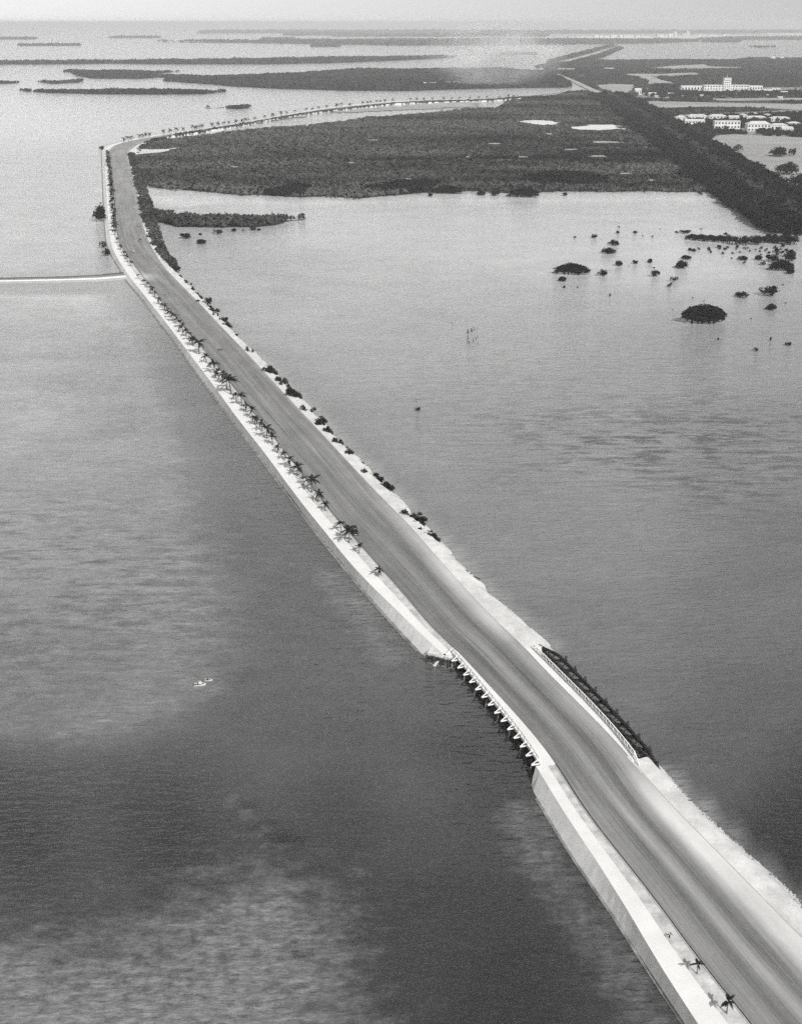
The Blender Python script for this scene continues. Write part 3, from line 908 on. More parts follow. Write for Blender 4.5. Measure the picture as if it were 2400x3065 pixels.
ribbon('side_road', [(-300, 839), (14, 837), (200, 833), (300, 829), (375, 822), (400, 821)], [(-300, 844), (14, 841.5), (200, 837.5), (300, 834.5), (380, 828), (405, 826)], 0.9, M['walk'])
def rock_edge(name, px, z, r, per_m, parent_mat):
    P = [at(x, y, z) for x, y in px]
    V, F = [], []
    L = [np.linalg.norm(b - a) for a, b in zip(P, P[1:])]
    for (a, b), l in zip(zip(P, P[1:]), L):
        for _ in range(int(l * per_m)):
            c = a + (b - a) * random.random() + np.array([random.uniform(-r, r) * 1.5, random.uniform(-r, r) * 1.5, random.uniform(-.2, .3) * r])
            add_rock(V, F, c, r * random.uniform(.5, 1.3))
    me = mesh_np(name, np.array(V), np.array(F), parent_mat)
    return tag(link(name, me), kind='stuff')
OCT = np.array([(1, 0, 0), (0, 1, 0), (-1, 0, 0), (0, -1, 0), (0, 0, 1), (0, 0, -1)], float)
OF = [(0, 1, 4), (1, 2, 4), (2, 3, 4), (3, 0, 4), (1, 0, 5), (2, 1, 5), (3, 2, 5), (0, 3, 5)]
def add_rock(V, F, c, r):
    b = len(V)
    a = random.random() * 6.28
    for o in OCT:
        q = o * r * np.array([random.uniform(.7, 1.3), random.uniform(.6, 1.2), random.uniform(.45, .8)])
        V.append((c[0] + q[0] * math.cos(a) - q[1] * math.sin(a), c[1] + q[0] * math.sin(a) + q[1] * math.cos(a), c[2] + q[2]))
    F += [tuple(b + i for i in t) for t in OF]
M['darkstone'] = mottled('weed_covered_stone', 0.035, 0.10, 0.6, 0.95, 4.0)
rock_edge('rubble_edge', [(-300, 847), (14, 844), (200, 840), (300, 837), (378, 832)], 0.3, 0.5, 1.6, M['darkstone'])
rock_edge('rubble_edge', [(-300, 835), (14, 833), (200, 829), (300, 824), (372, 816)], 0.6, 0.45, 0.7, M['darkstone'])

# ------------------------------------------------------------------ rubble on the right bank
V, F = [], []
for _ in range(420):
    s = random.choice([random.uniform(2, BR0 - 3), random.uniform(BR1 + 4, BR1 + 330)])
    d = float(np.interp(s, S, D5x)); d4 = float(np.interp(s, S, D4))
    t = random.gauss(0.90, 0.05)
    z = float(bank_profile(np.array(s), np.array(t)))
    add_rock(V, F, pos(s, d4 + (d - d4) * t, z + 0.05), random.uniform(0.12, 0.34))
tag(link('shore_rubble', mesh_np('shore_rubble', np.array(V), np.array(F), M['stone'])), kind='stuff')
V, F = [], []
for _ in range(330):
    s = random.choice([random.uniform(2, BR0 - 3), random.uniform(BR1 + 20, BR1 + 300)])
    d = float(np.interp(s, S, D5x)); d4 = float(np.interp(s, S, D4))
    t = random.gauss(0.86, 0.07)
    z = float(bank_profile(np.array(s), np.array(t)))
    add_rock(V, F, pos(s, d4 + (d - d4) * t, z + 0.02), random.uniform(0.08, 0.24))
tag(link('seaweed_scraps', mesh_np('seaweed_scraps', np.array(V), np.array(F), M['darkstone'])), kind='stuff')

# ------------------------------------------------------------------ foliage
def leaf_cloud(C, rad, hgt, K, leaf, tone_c=None, rng=RNG, shell=0.55):
    """triangles spread through ellipsoids C (n,3) of radius rad and height hgt"""
    n = len(C)
    th = rng.uniform(0, 2 * np.pi, (n, K)); cz = rng.uniform(-0.35, 1, (n, K)); rr = shell + (1 - shell) * rng.random((n, K))
    sx = np.sqrt(1 - cz * cz)
    P = np.stack([np.cos(th) * sx * rr * rad[:, None], np.sin(th) * sx * rr * rad[:, None], cz * rr * hgt[:, None]], -1) + C[:, None, :]
    nrm = np.stack([np.cos(th) * sx, np.sin(th) * sx, cz + 0.35], -1) + rng.normal(0, 0.45, (n, K, 3))
    nrm /= np.linalg.norm(nrm, axis=-1, keepdims=True)
    a = np.cross(nrm, rng.normal(0, 1, (n, K, 3))); a /= np.linalg.norm(a, axis=-1, keepdims=True) + 1e-9
    b = np.cross(nrm, a)
    sz = (leaf[:, None] * rng.uniform(0.6, 1.3, (n, K)))[..., None]
    tri = np.stack([P + a * sz, P - a * sz * 0.6 + b * sz * 0.8, P - a * sz * 0.6 - b * sz * 0.8], -2)
    tri[..., 2] = np.maximum(tri[..., 2], 0.05)
    tc = rng.random(n) if tone_c is None else tone_c
    tn = np.clip(tc[:, None] + rng.normal(0, 0.09, (n, K)), 0, 1)
    v = tri.reshape(-1, 3)
    return v, np.arange(len(v)).reshape(-1, 3), np.repeat(tn.ravel(), 3)

def poly_world(px, h=0.0):
    """pixels -> ground polygon; a third value gives the height at which that edge was seen"""
    return [at(p[0], p[1], p[2] if len(p) > 2 else h)[:2] for p in px]

def sheet(name, P, z, mat, parent=None, kind='structure'):
    tri = geometry.tessellate_polygon([[Vector((p[0], p[1], 0)) for p in P]])
    vts = np.array([[p[0], p[1], z] for p in P])
    f = np.array([t for t in tri])
    # make all faces look up
    a, b, c = vts[f[:, 0]], vts[f[:, 1]], vts[f[:, 2]]
    flip = ((b - a)[:, 0] * (c - a)[:, 1] - (b - a)[:, 1] * (c - a)[:, 0]) < 0
    f[flip] = f[flip][:, ::-1]
    o = link(name, mesh_np(name, vts, f, mat), parent)
    if kind: tag(o, kind=kind)
    return o

def rough_edge(P, amp, seg_len):
    out = []
    n = len(P)
    for i in range(n):
        a, b = np.array(P[i]), np.array(P[(i + 1) % n])
        L = np.linalg.norm(b - a); k = max(1, min(60, int(L / seg_len)))
        nn = np.array([-(b - a)[1], (b - a)[0]]) / (L + 1e-9)
        for j in range(k):
            q = a + (b - a) * j / k
            out.append(q + nn * (random.gauss(0, amp) if j else 0))
    return out

def grow(px, holes=(), r=3.5, h=3.5, cover=1.5, K=12, band=(90, 30), tone_amp=0.5, zoff=0.0, cap=60000, seed=1, gaps=0.0, tall=None, z_is_px=False, tone_fn=None):
    """canopy triangles filling a polygon"""
    P = poly_world(px) if not z_is_px else px
    A = np.array(P); x0, y0 = A.min(0); x1, y1 = A.max(0)
    area = 0.5 * abs(sum(A[i - 1][0] * A[i][1] - A[i][0] * A[i - 1][1] for i in range(len(A))))
    n = int(min(cap, area / (math.pi * r * r) * cover * 1.6))
    rng = np.random.default_rng(seed)
    xs, ys = [], []
    tot = 0
    for _ in range(40):
        x = rng.uniform(x0, x1, n); y = rng.uniform(y0, y1, n)
        k = inside(P, x, y)
        for H in holes: k &= ~inside(H, x, y)
        if gaps: k &= vnoise(x / 40, y / 25, seed + 5) * 0.65 + vnoise(x / 12, y / 9, seed + 6) * 0.35 > gaps
        xs.append(x[k]); ys.append(y[k]); tot += k.sum()
        if tot >= n: break
    x = np.concatenate(xs)[:n]; y = np.concatenate(ys)[:n]
    nz = 0.6 * vnoise(x / band[0], y / band[1], seed) + 0.4 * vnoise(x / (band[0] / 3), y / (band[1] / 3), seed + 1)
    hh = h * (0.55 + 0.7 * nz + rng.normal(0, 0.13, len(x)))
    if tall is not None: hh *= tall(x, y)
    rr = r * rng.uniform(0.7, 1.35, len(x))
    C = np.stack([x, y, np.maximum(hh * 0.5, 0.3) + zoff], -1)
    tadd = tone_fn(x, y) if tone_fn is not None else 0.0
    tc = np.clip(0.5 + tadd + tone_amp * (1.1 - 2 * nz) + rng.normal(0, 0.07, len(x)), 0, 1)
    return leaf_cloud(C, rr, np.maximum(hh * 0.55, 0.5), K, rr * 0.55, tc, rng)

def canopy(name, px, mat, label=None, cat=None, kind='stuff', ground=True, base_mat='mud', **kw):
    v, f, t = grow(px, **kw)
    o = link(name, mesh_np(name, v, f, M[mat], attrs={'tone': t}))
    tag(o, label, cat, kind=kind)
    return o

HWY_ = [(2480, 700), (2370, 640), (2250, 565), (2150, 500), (2060, 440), (1990, 395), (1930, 352), (1870, 315), (1818, 287), (1762, 264), (1720, 244), (1664, 222), (1614, 206)]
CORR = [at(x - 9 - (y - 200) * .03, y + 4 + (y - 200) * .02)[:2] for x, y in HWY_[8:]] + [at(x + 8, y - 3)[:2] for x, y in HWY_[8:][::-1]]
SHORE = [(421, 530), (464, 562), (562, 570), (640, 576), (730, 584), (815, 582), (899, 590), (985, 588), (1068, 594), (1160, 586), (1264, 577), (1340, 574), (1405, 571), (1545, 579), (1686, 572),
         (1826, 574), (1950, 572), (2037, 575), (2120, 574), (2192, 578)]
HWY = [(2480, 700), (2370, 640), (2250, 565), (2150, 500), (2060, 440), (1990, 395), (1930, 352), (1870, 315), (1818, 287), (1762, 264), (1720, 244), (1664, 222), (1614, 206)]
M1_TOP = [(1742, 268, 3), (1686, 277, 3), (1616, 290, 3), (1579, 298, 1), (1517, 302, 2), (1489, 324, 3), (1430, 322, 3), (1349, 330, 3), (1222, 340, 3), (1120, 351, 3), (1012, 362, 3), (899, 374, 3), (787, 384, 2), (700, 394, 2), (562, 411, 1.5),
          (480, 424, 1.5), (421, 441, 1), (400, 462, 1), (412, 500, 1), (425, 520, 1)]
M1 = SHORE + [(2192, 560), (2100, 500), (2060, 462), (1990, 410), (1930, 365), (1870, 325), (1800, 290)] + M1_TOP
PONDS = [[(1545, 364), (1590, 360), (1650, 362), (1680, 368), (1660, 373), (1600, 372)], [(1695, 382), (1750, 374), (1830, 373), (1868, 378), (1830, 388), (1740, 389)], [(1868, 378), (1880, 384), (1905, 396), (1895, 398), (1872, 388)],
         [(405, 455), (422, 447), (470, 448), (510, 446), (545, 437), (552, 441), (520, 450), (480, 457), (440, 460), (412, 463)],
         [(412, 512), (432, 510), (428, 530), (430, 545), (420, 545), (414, 530)],
         [(760, 370), (850, 345), (985, 338), (1080, 336), (1150, 331), (1300, 326), (1420, 318), (1440, 306), (1350, 306), (1230, 316), (1090, 326), (1000, 334), (850, 356)],
         [(1966, 436), (1985, 444), (2015, 464), (2050, 483), (2072, 494), (2060, 495), (2025, 478), (1990, 456)],
         [(2045, 500), (2090, 500), (2140, 512), (2150, 520), (2090, 516), (2060, 508)],
         [(2135, 540), (2165, 548), (2195, 566), (2210, 583), (2190, 583), (2160, 560)]]
def blob(cx, cy, w, h, n=9):
    return [(cx + w / 2 * math.cos(6.283 * k / n) * random.uniform(.7, 1.2), cy + h / 2 * math.sin(6.283 * k / n) * random.uniform(.6, 1.3)) for k in range(n)]
CLEAR = [(1790, 468, 88, 4), (1853, 464, 18, 8), (1640, 401, 44, 5), (1820, 426, 150, 5), (984, 466, 20, 5), (1050, 488, 44, 5), (993, 534, 14, 8), (1012, 535, 16, 6), (1075, 560, 30, 6), (1216, 537, 36, 5), (1240, 538, 26, 4),
         (1300, 560, 16, 14), (1353, 538, 18, 5), (1476, 546, 16, 6), (1120, 420, 60, 3), (700, 500, 50, 3), (1560, 470, 60, 4), (1950, 540, 44, 5), (1870, 520, 60, 4), (1710, 448, 70, 4), (1400, 470, 40, 4), (1480, 430, 60, 4), (860, 545, 30, 4)]
PONDS += [blob(*c) for c in CLEAR]
PW_ = [poly_world(p, 0.4) for p in PONDS]
def shifted(polys, offs):
    return [[(p[0], p[1] - o) for p in P] for P in polys for o in offs]
o = sheet('mangrove_ground', rough_edge(poly_world(M1), 2.0, 12), 0.25, M['mud'])
for i, p in enumerate(PW_):
    sheet('salt_pond' if i in (0, 1, 4, 5) else 'marl_track', rough_edge(p, 6.0, 9), 0.7, M['flat'] if i in (0, 1, 2, 3, 6, 10) else M['marl'])
def m1_tall(x, y):
    return 0.75 + 0.75 * np.clip(vnoise(x / 260, y / 60, 77) * 1.6 - 0.5, 0, 1)
canopy('mangrove_forest', M1, 'leaf', holes=shifted(PW_[:9], (0, 12, 24, 38)) + [poly_world(blob(cx, cy + 5, w * 1.05, h + 13), 0.4) for cx, cy, w, h in CLEAR] + [CORR], r=3.4, h=3.4, cover=1.7, K=11, band=(300, 85), tone_amp=1.15, seed=21, cap=62000, tall=m1_tall, tone_fn=lambda x, y: np.clip(0.22 - x / 900.0, -0.28, 0.3))
# scrub on the inner verge of the far causeway
sv = np.linspace(s_of(420, 427), SEND - 5, 130)
a_ = [pos(s, float(np.interp(s, S, D4)) + 0.8, 0)[:2] for s in sv]; b_ = [pos(s, float(np.interp(s, S, D5x)) + 2.5, 0)[:2] for s in sv]
v, f, t = grow(a_ + b_[::-1], r=2.4, h=2.6, cover=2.2, K=14, seed=29, gaps=0.06, z_is_px=True, zoff=0.8)
tag(link('verge_scrub', mesh_np('verge_scrub', v, f, M['leaf'], attrs={'tone': t})), kind='stuff')
# taller dark belts inside the forest, near its shore
for k, px in enumerate([[(1100, 578), (1180, 556), (1270, 548), (1310, 560), (1290, 578), (1150, 582)], [(1560, 545), (1640, 526), (1760, 530), (1820, 548), (1780, 560), (1640, 560)],
                        [(2020, 530), (2090, 520), (2150, 535), (2140, 548), (2060, 548)], [(800, 585), (880, 566), (940, 570), (930, 588), (850, 590)]]):
    canopy('mangrove_belt', px, 'leaf_dark', r=3.0, h=5.0, cover=2.0, K=16, seed=30 + k)
# hedge of mangroves hugging the right shoulder, and the spit running out from it
HEDGE = [(388, 468), (396, 498), (408, 552), (420, 605), (431, 662), (450, 715), (470, 752), (488, 782), (504, 800), (518, 806), (531, 806), (516, 782), (498, 765), (486, 745), (480, 720), (470, 700), (462, 670), (456, 640),
         (444, 600), (436, 575), (432, 545), (420, 520), (412, 490), (402, 466)]
sheet('hedge_ground', poly_world(HEDGE), 0.3, M['mud'])
canopy('mangrove_hedge', HEDGE, 'leaf', r=2.0, h=3.6, cover=2.4, K=22, seed=41, tone_amp=0.4)
SPIT = [(440, 640), (455, 655), (487, 668), (540, 680), (589, 680), (651, 682), (753, 680), (815, 676), (856, 664), (905, 657), (921, 652), (905, 650, 2), (856, 645, 3.5), (794, 644, 4), (692, 640, 4.5), (610, 640, 4.5), (528, 634, 4.5), (442, 622, 4)]
sheet('spit_ground', rough_edge(poly_world(SPIT), 1.0, 8), 0.28, M['mud'])
canopy('mangrove_spit', SPIT, 'leaf', r=2.6, h=5.0, cover=2.2, K=20, seed=43, tone_amp=0.5)

# land south of the highway
M2 = [(2480, 720), (2370, 652), (2250, 585), (2100, 480), (1990, 405), (1870, 322), (1818, 290), (1742, 256), (1650, 212), (1612, 205), (1606, 200), (1640, 193), (1700, 188), (1760, 183), (1832, 184), (1950, 183), (2043, 181), (2184, 183), (2240, 176), (2371, 177), (2560, 178), (2560, 720)]
sheet('south_land', poly_world(M2), 0.3, M['mud'])
LAG = {'A': [(1925, 207), (1960, 202), (2030, 196), (2110, 193), (2120, 199), (2220, 202), (2215, 206), (2100, 208), (2000, 209)],
       'B': [(1853, 226), (1880, 221), (1980, 222), (2030, 219), (2085, 218), (2088, 226), (2040, 228), (1985, 232), (1950, 229), (1975, 240), (2010, 246), (2030, 262), (1990, 258), (1965, 264), (1930, 258), (1935, 246), (1900, 234)],
       'C': [(1770, 256), (1830, 252), (1900, 254), (1895, 263), (1880, 277), (1850, 284), (1818, 280), (1790, 268)],
       'D': [(1875, 312), (1895, 305), (1960, 304), (2060, 306), (2140, 308), (2371, 312), (2560, 316), (2560, 332), (2371, 330), (2240, 322), (2113, 321), (1990, 324), (1900, 322)],
       'D2': [(2100, 301), (2130, 296), (2371, 294), (2560, 294), (2560, 302), (2371, 301), (2200, 303)],
       'E': [(2106, 424), (2134, 406), (2200, 404), (2280, 408), (2371, 413), (2560, 420), (2560, 700), (2480, 660), (2371, 575), (2300, 535), (2230, 492), (2170, 458), (2130, 440)],
       'F': [(2030, 372), (2040, 384), (2060, 398), (2100, 406), (2090, 396), (2060, 380)]}
LW = {k: poly_world(p) for k, p in LAG.items()}
for k, p in LW.items():
    sheet('lagoon_water' if k in 'EB' else 'marl_flat', rough_edge(p, 2.5 if k != 'E' else 1.0, 25), 0.75, M['marl'])
LW_l = list(LW.values())
HOUSEY = poly_world([(2005, 345), (2371, 330), (2560, 330), (2560, 420), (2134, 410), (2030, 385)])
HOTELY = poly_world([(1880, 300), (1905, 285), (1960, 262), (2030, 258), (2371, 262), (2560, 262), (2560, 293), (2371, 293), (2130, 295), (1990, 303)])
sheet('house_ground', rough_edge(HOUSEY, 3, 20), 0.5, M['yard'])
sheet('hotel_ground', rough_edge(HOTELY, 3, 20), 0.5, M['yard'])
canopy('scrub_forest', M2, 'leaf_far', holes=shifted(LW_l[:6], (0, 25, 50, 75)) + [LW['E']] + [HOUSEY, HOTELY, CORR], r=5.5, h=5.0, cover=1.7, K=10, band=(300, 60), tone_amp=0.6, seed=51, cap=45000, gaps=0.16)
canopy('town_trees', [(2010, 352), (2371, 340), (2560, 338), (2560, 418), (2134, 408), (2050, 385)], 'leaf_dark', holes=LW_l, r=3.2, h=4.5, cover=0.42, K=22, seed=53, gaps=0.42)
# Australian pines lining both sides of the highway
def offset_line(P, d):
    P = np.array(P); t = np.gradient(P, axis=0); t /= np.linalg.norm(t, axis=1)[:, None]
    return P + np.stack([t[:, 1], -t[:, 0]], 1) * d
HW = catmull(np.array([at(x, y, 1.0)[:2] for x, y in HWY[:9]]), 10.0)
def belt(d0, d1):
    a = offset_line(HW, d0); b = offset_line(HW, d1)
    return [p for p in a] + [p for p in b[::-1]]
for k, (d0, d1, hh) in enumerate(((-34, -9, 8.0), (11, 24, 9.0))):
    v, f, t = grow(belt(d0, d1), r=3.6, h=hh, cover=2.6, K=20, seed=61 + k, tone_amp=0.45, band=(40, 40), cap=12000, z_is_px=True)
    tag(link('highway_trees', mesh_np('highway_trees', v, f, M['leaf_dark' if k == 0 else 'leaf_dark'], attrs={'tone': t * (0.9 if k == 0 else 0.6)})), kind='stuff')
HW = catmull(np.array([at(x, y, 1.0)[:2] for x, y in HWY]), 10.0)
P = belt(-7.5, 7.5)
n = len(HW)
vts = np.array([[p[0], p[1], 0.95] for p in P])
fs = np.array([(i, i + 1, 2 * n - 2 - i, 2 * n - 1 - i) for i in range(n - 1)])
tag(link('highway_road', mesh_np('highway_road', vts, fs, M['dirtroad'])), kind='structure')
ribbon('highway_road', [(1606, 200), (1640, 192), (1700, 176), (1760, 160), (1846, 134)], [(1618, 206), (1655, 196), (1712, 181), (1775, 163), (1858, 137)], 1.5, M['dirtroad'])
ribbon('causeway_road', [(1579, 287), (1640, 281), (1700, 275), (1762, 268)], [(1579, 292), (1640, 286), (1700, 280), (1770, 272)], 1.2, M['dirtroad'])
for k, px in enumerate([[(1640, 194), (1650, 186), (1740, 166), (1835, 138), (1830, 134), (1740, 158), (1645, 183)], [(1665, 204), (1720, 184), (1790, 166), (1850, 142), (1862, 145), (1800, 172), (1740, 186), (1700, 206)]]):
    canopy('highway_scrub', px, 'leaf_far', r=7, h=6, cover=1.6, K=8, seed=70 + k)

# ------------------------------------------------------------------ islands
def island(px, label, h=4.0, r=5.0, cover=1.8, K=9, seed=1, mat='leaf_far', cat='island', **kw):
    P = poly_world(px)
    c = np.mean(P, 0)
    v, f, t = grow(px, h=h, r=r, cover=cover, K=K, seed=seed, **kw)
    root = tag(empty('mangrove_island', (c[0], c[1], 0)), label, cat)
    off = np.array([c[0], c[1], 0])
    o = link('canopy', mesh_np('canopy', v - off, f, M[mat], attrs={'tone': t}), root)
    sheet('ground', [np.array(p) - c for p in rough_edge(P, 1.5, 30)], 0.2, M['mud'], root, None)
    return root
island([(44, 271), (94, 275), (140, 278), (281, 282), (468, 283), (609, 282), (670, 276), (679, 274), (640, 271, 4), (585, 270, 4), (496, 267, 4), (375, 266, 4), (234, 268, 4), (94, 269, 3)], 'long low mangrove island nearest the camera in the upper left bay', 5, 5, 2.0, 10, 81)
island([(180, 214), (218, 217), (234, 227), (281, 235), (421, 236), (468, 232), (468, 222), (500, 217), (543, 214), (468, 212, 5), (375, 209, 5), (258, 210, 5)], 'broad oval mangrove island below the long back key at upper left', 5.5, 6, 2.0, 8, 82)
island([(117, 246), (164, 248), (234, 243), (246, 242), (234, 241, 4), (160, 245, 4)], 'thin sliver of an island left of the oval island', 4.5, 5, 2.0, 9, 83)
island([(-60, 247), (14, 248), (58, 248), (56, 247.2), (30, 246, 3), (-60, 246, 3)], 'tiny low island cut by the left edge of the picture', 4, 5, 2.0, 9, 84)
island([(-200, 194), (14, 193), (206, 192), (328, 190), (468, 192), (796, 192), (984, 189), (1200, 180), (1372, 172), (1360, 169.5, 3), (1200, 172, 3.5), (1012, 173, 3.5), (773, 179, 3.5), (609, 180, 3.5), (576, 184, 3), (515, 181, 3), (421, 184, 3), (14, 186, 3), (-200, 187, 3)],
       'very long mangrove key stretching across the upper left behind the oval island', 9, 9, 1.8, 7, 85, cap=30000)
I6 = [(450, 230), (520, 229), (600, 232), (520, 236), (492, 243), (597, 250), (703, 259), (843, 266), (1019, 271), (1200, 273), (1410, 266), (1560, 263), (1700, 262), (1705, 258), (1692, 243), (1635, 215), (1614, 212, 4), (1500, 204, 4), (1340, 204, 4), (1200, 206, 5), (1082, 203, 5), (984, 211, 5), (843, 218, 5), (696, 224, 5), (632, 226, 5), (506, 228, 4)]
island(I6, 'wide flat mangrove island with white buildings behind the far end of the causeway', 5, 6.5, 1.8, 8, 86, cap=26000)
def small_trees_island(px, label, seed, **kw):
    return island(px, label, 4.5, 3.5, 2.4, 14, seed, **kw)
small_trees_island([(614, 322), (640, 324), (672, 323), (672, 321), (640, 318, 3), (616, 320, 2)], 'left half of the broken islet off the far seawall', 87)
small_trees_island([(678, 323), (710, 323), (747, 320), (740, 318, 3), (710, 318, 4), (684, 319, 3)], 'right half of the broken islet off the far seawall', 88)
FAR = [([(450, 126.5), (700, 128), (1200, 136), (1500, 135), (1846, 131), (1990, 128), (2100, 124), (1990, 120, 4), (1846, 121, 4), (1500, 118, 4), (1200, 121, 4), (900, 124, 4), (700, 125, 3)], 'flat dark key across the top in front of the white air station', 16, 16),
       ([(60, 137), (235, 136.5), (235, 135.7), (60, 136)], 'faint sliver of land far out at upper left', 8, 16),
       ([(330, 114), (470, 113.5), (480, 112.2), (340, 112.8)], 'faint thin strip of land close under the left horizon', 10, 20),
       ([(930, 140), (1010, 140.6), (1014, 139), (940, 138.6)], 'small dark islet in front of the flat dark key', 10, 14),
       ([(0, 118), (110, 117.6), (110, 116.5), (0, 116.6)], 'faint strip of land at the left edge under the horizon', 10, 20),
       ([(1500, 163), (1604, 162), (1602, 159.5), (1506, 160)], 'low islet in the bay left of the far highway', 7, 9),
       ([(2240, 141), (2280, 142), (2322, 140.5), (2318, 138, 5), (2250, 138, 5)], 'dark oval islet in the upper right bay', 7, 4),
       ([(2100, 126), (2200, 126.5), (2215, 124.5), (2104, 124.5)], 'flat dark islet close under the white air station', 9, 14),
       ([(780, 118.5), (880, 118.5), (880, 117.2), (790, 117.2)], 'short faint strip of land above the flat dark key', 10, 18),
       ([(1000, 109.5), (1620, 109), (1640, 106.5), (1010, 107.2)], 'hazy low shore behind the flat dark key', 12, 30),
       ([(1500, 100.5), (2480, 99), (2480, 96.3), (1520, 98)], 'hazy grey shoreline behind the air station', 14, 45),
       ([(600, 99.5), (1500, 98.2), (1500, 96.8), (620, 97.6)], 'palest streak of land under the middle of the horizon', 14, 50),
       ([(2080, 119), (2480, 118.5), (2480, 113.5), (2180, 115)], 'dark scrub shore under the air station at the right edge', 10, 20),
       ([(850, 106), (1080, 105.6), (1080, 103.8), (860, 104)], 'hazy pale strip of land far behind the flat dark key', 14, 35)]
for k, (px, lab, hh, rr) in enumerate(FAR):
    island(px, lab, hh, rr, 1.8, 7, 100 + k, cap=5000, band=(600, 200))
# pale bare ground of the air station
sheet('station_ground', poly_world([(1610, 116), (1760, 114), (1940, 115.5), (2130, 114), (2370, 112), (2560, 111), (2560, 108), (2240, 106), (2100, 105.5), (1900, 110.5), (1700, 113)]), 0.8, M['flat'])
sheet('station_ground', poly_world([(2236, 97), (2300, 103), (2400, 107), (2560, 108), (2560, 95), (2370, 94.5), (2290, 95)]), 1.6, M['flat'])

# ------------------------------------------------------------------ buildings
def building(px0, px1, yb, hpx, depth, label, cat, name='house', roof='hip', rows=2, cols=6, mat='whitewash', roofmat='paleroof', rot=0.0, tower=None, group=None):
    a, b = at(px0, yb, 0.8), at(px1, yb, 0.8)
    c = (a + b) / 2
    w = np.linalg.norm(b - a)
    h = hpx / (ppm(c) * math.cos(dep(c)))
    rz = math.atan2(-c[0], c[1]) * 0.0 + rot
    root = tag(empty(name, (c[0], c[1] + depth / 2, 0.3), rz), label, cat, group)
    hw = h if roof == 'flat' else h * 0.72
    MB().box((0, 0, hw / 2), (w, depth, hw)).build('wall', M[mat], root)
    ov = 0.5
    mb = MB()
    if roof == 'flat':
        mb.box((0, 0, hw + 0.25), (w + 0.5, depth + 0.5, 0.5))
    elif roof == 'hip':
        e = min(w, depth) * 0.42
        B = [(-w / 2 - ov, -depth / 2 - ov, hw + 0.01), (w / 2 + ov, -depth / 2 - ov, hw + 0.01), (w / 2 + ov, depth / 2 + ov, hw + 0.01), (-w / 2 - ov, depth / 2 + ov, hw + 0.01)]
        Tt = [(-w / 2 + e, 0, h), (w / 2 - e, 0, h)]
        mb.poly([B[0], B[1], Tt[1], Tt[0]]).poly([B[2], B[3], Tt[0], Tt[1]]).poly([B[1], B[2], Tt[1]]).poly([B[3], B[0], Tt[0]]).poly(B[::-1])
    else:
        B = [(-w / 2 - ov, -depth / 2 - ov, hw + 0.01), (w / 2 + ov, -depth / 2 - ov, hw + 0.01), (w / 2 + ov, depth / 2 + ov, hw + 0.01), (-w / 2 - ov, depth / 2 + ov, hw + 0.01)]
        Tt = [(-w / 2 - ov, 0, h), (w / 2 + ov, 0, h)]
        mb.poly([B[0], B[1], Tt[1], Tt[0]]).poly([B[2], B[3], Tt[0], Tt[1]]).poly([B[1], B[2], Tt[1]]).poly([B[3], B[0], Tt[0]]).poly(B[::-1])
    mb.build('roof', M[roofmat], root)
    if rows and cols:
        ww, wh = w / cols * 0.5, hw / rows * 0.42
        wm = MB().box((0, 0, 0), (ww, 0.24, wh)).mesh('window', M['window'])
        for r in range(rows):
            for q in range(cols):
                o = link('window', wm, root)
                o.location = (-w / 2 + (q + 0.5) * w / cols, -depth / 2 - 0.02, hw * (r + 0.52) / rows)
    if tower:
        tx, tw, th = tower
        MB().box((tx * w / 2, -depth / 2 + tw / 2 - 1.2, th / 2), (tw, tw, th)).build('tower', M[mat], root)
        MB().box((tx * w / 2, -depth / 2 + tw / 2 - 1.2, th + 0.3), (tw + 0.6, tw + 0.6, 0.6)).build('parapet', M[roofmat], root)
        MB().tube([(tx * w / 2, -depth / 2 + tw / 2, th), (tx * w / 2, -depth / 2 + tw / 2, th + 7)], [0.4, 0.15], 6).build('mast', M['whitewash'], root)
        wm = MB().box((0, 0, 0), (tw * 0.14, 0.24, 1.4)).mesh('window', M['window'])
        for r in range(5):
            for q in range(3):
                o = link('window', wm, root)
                o.location = (tx * w / 2 + (q - 1) * tw * 0.28, -depth / 2 - 1.22, th * (0.25 + 0.15 * r))
    return root

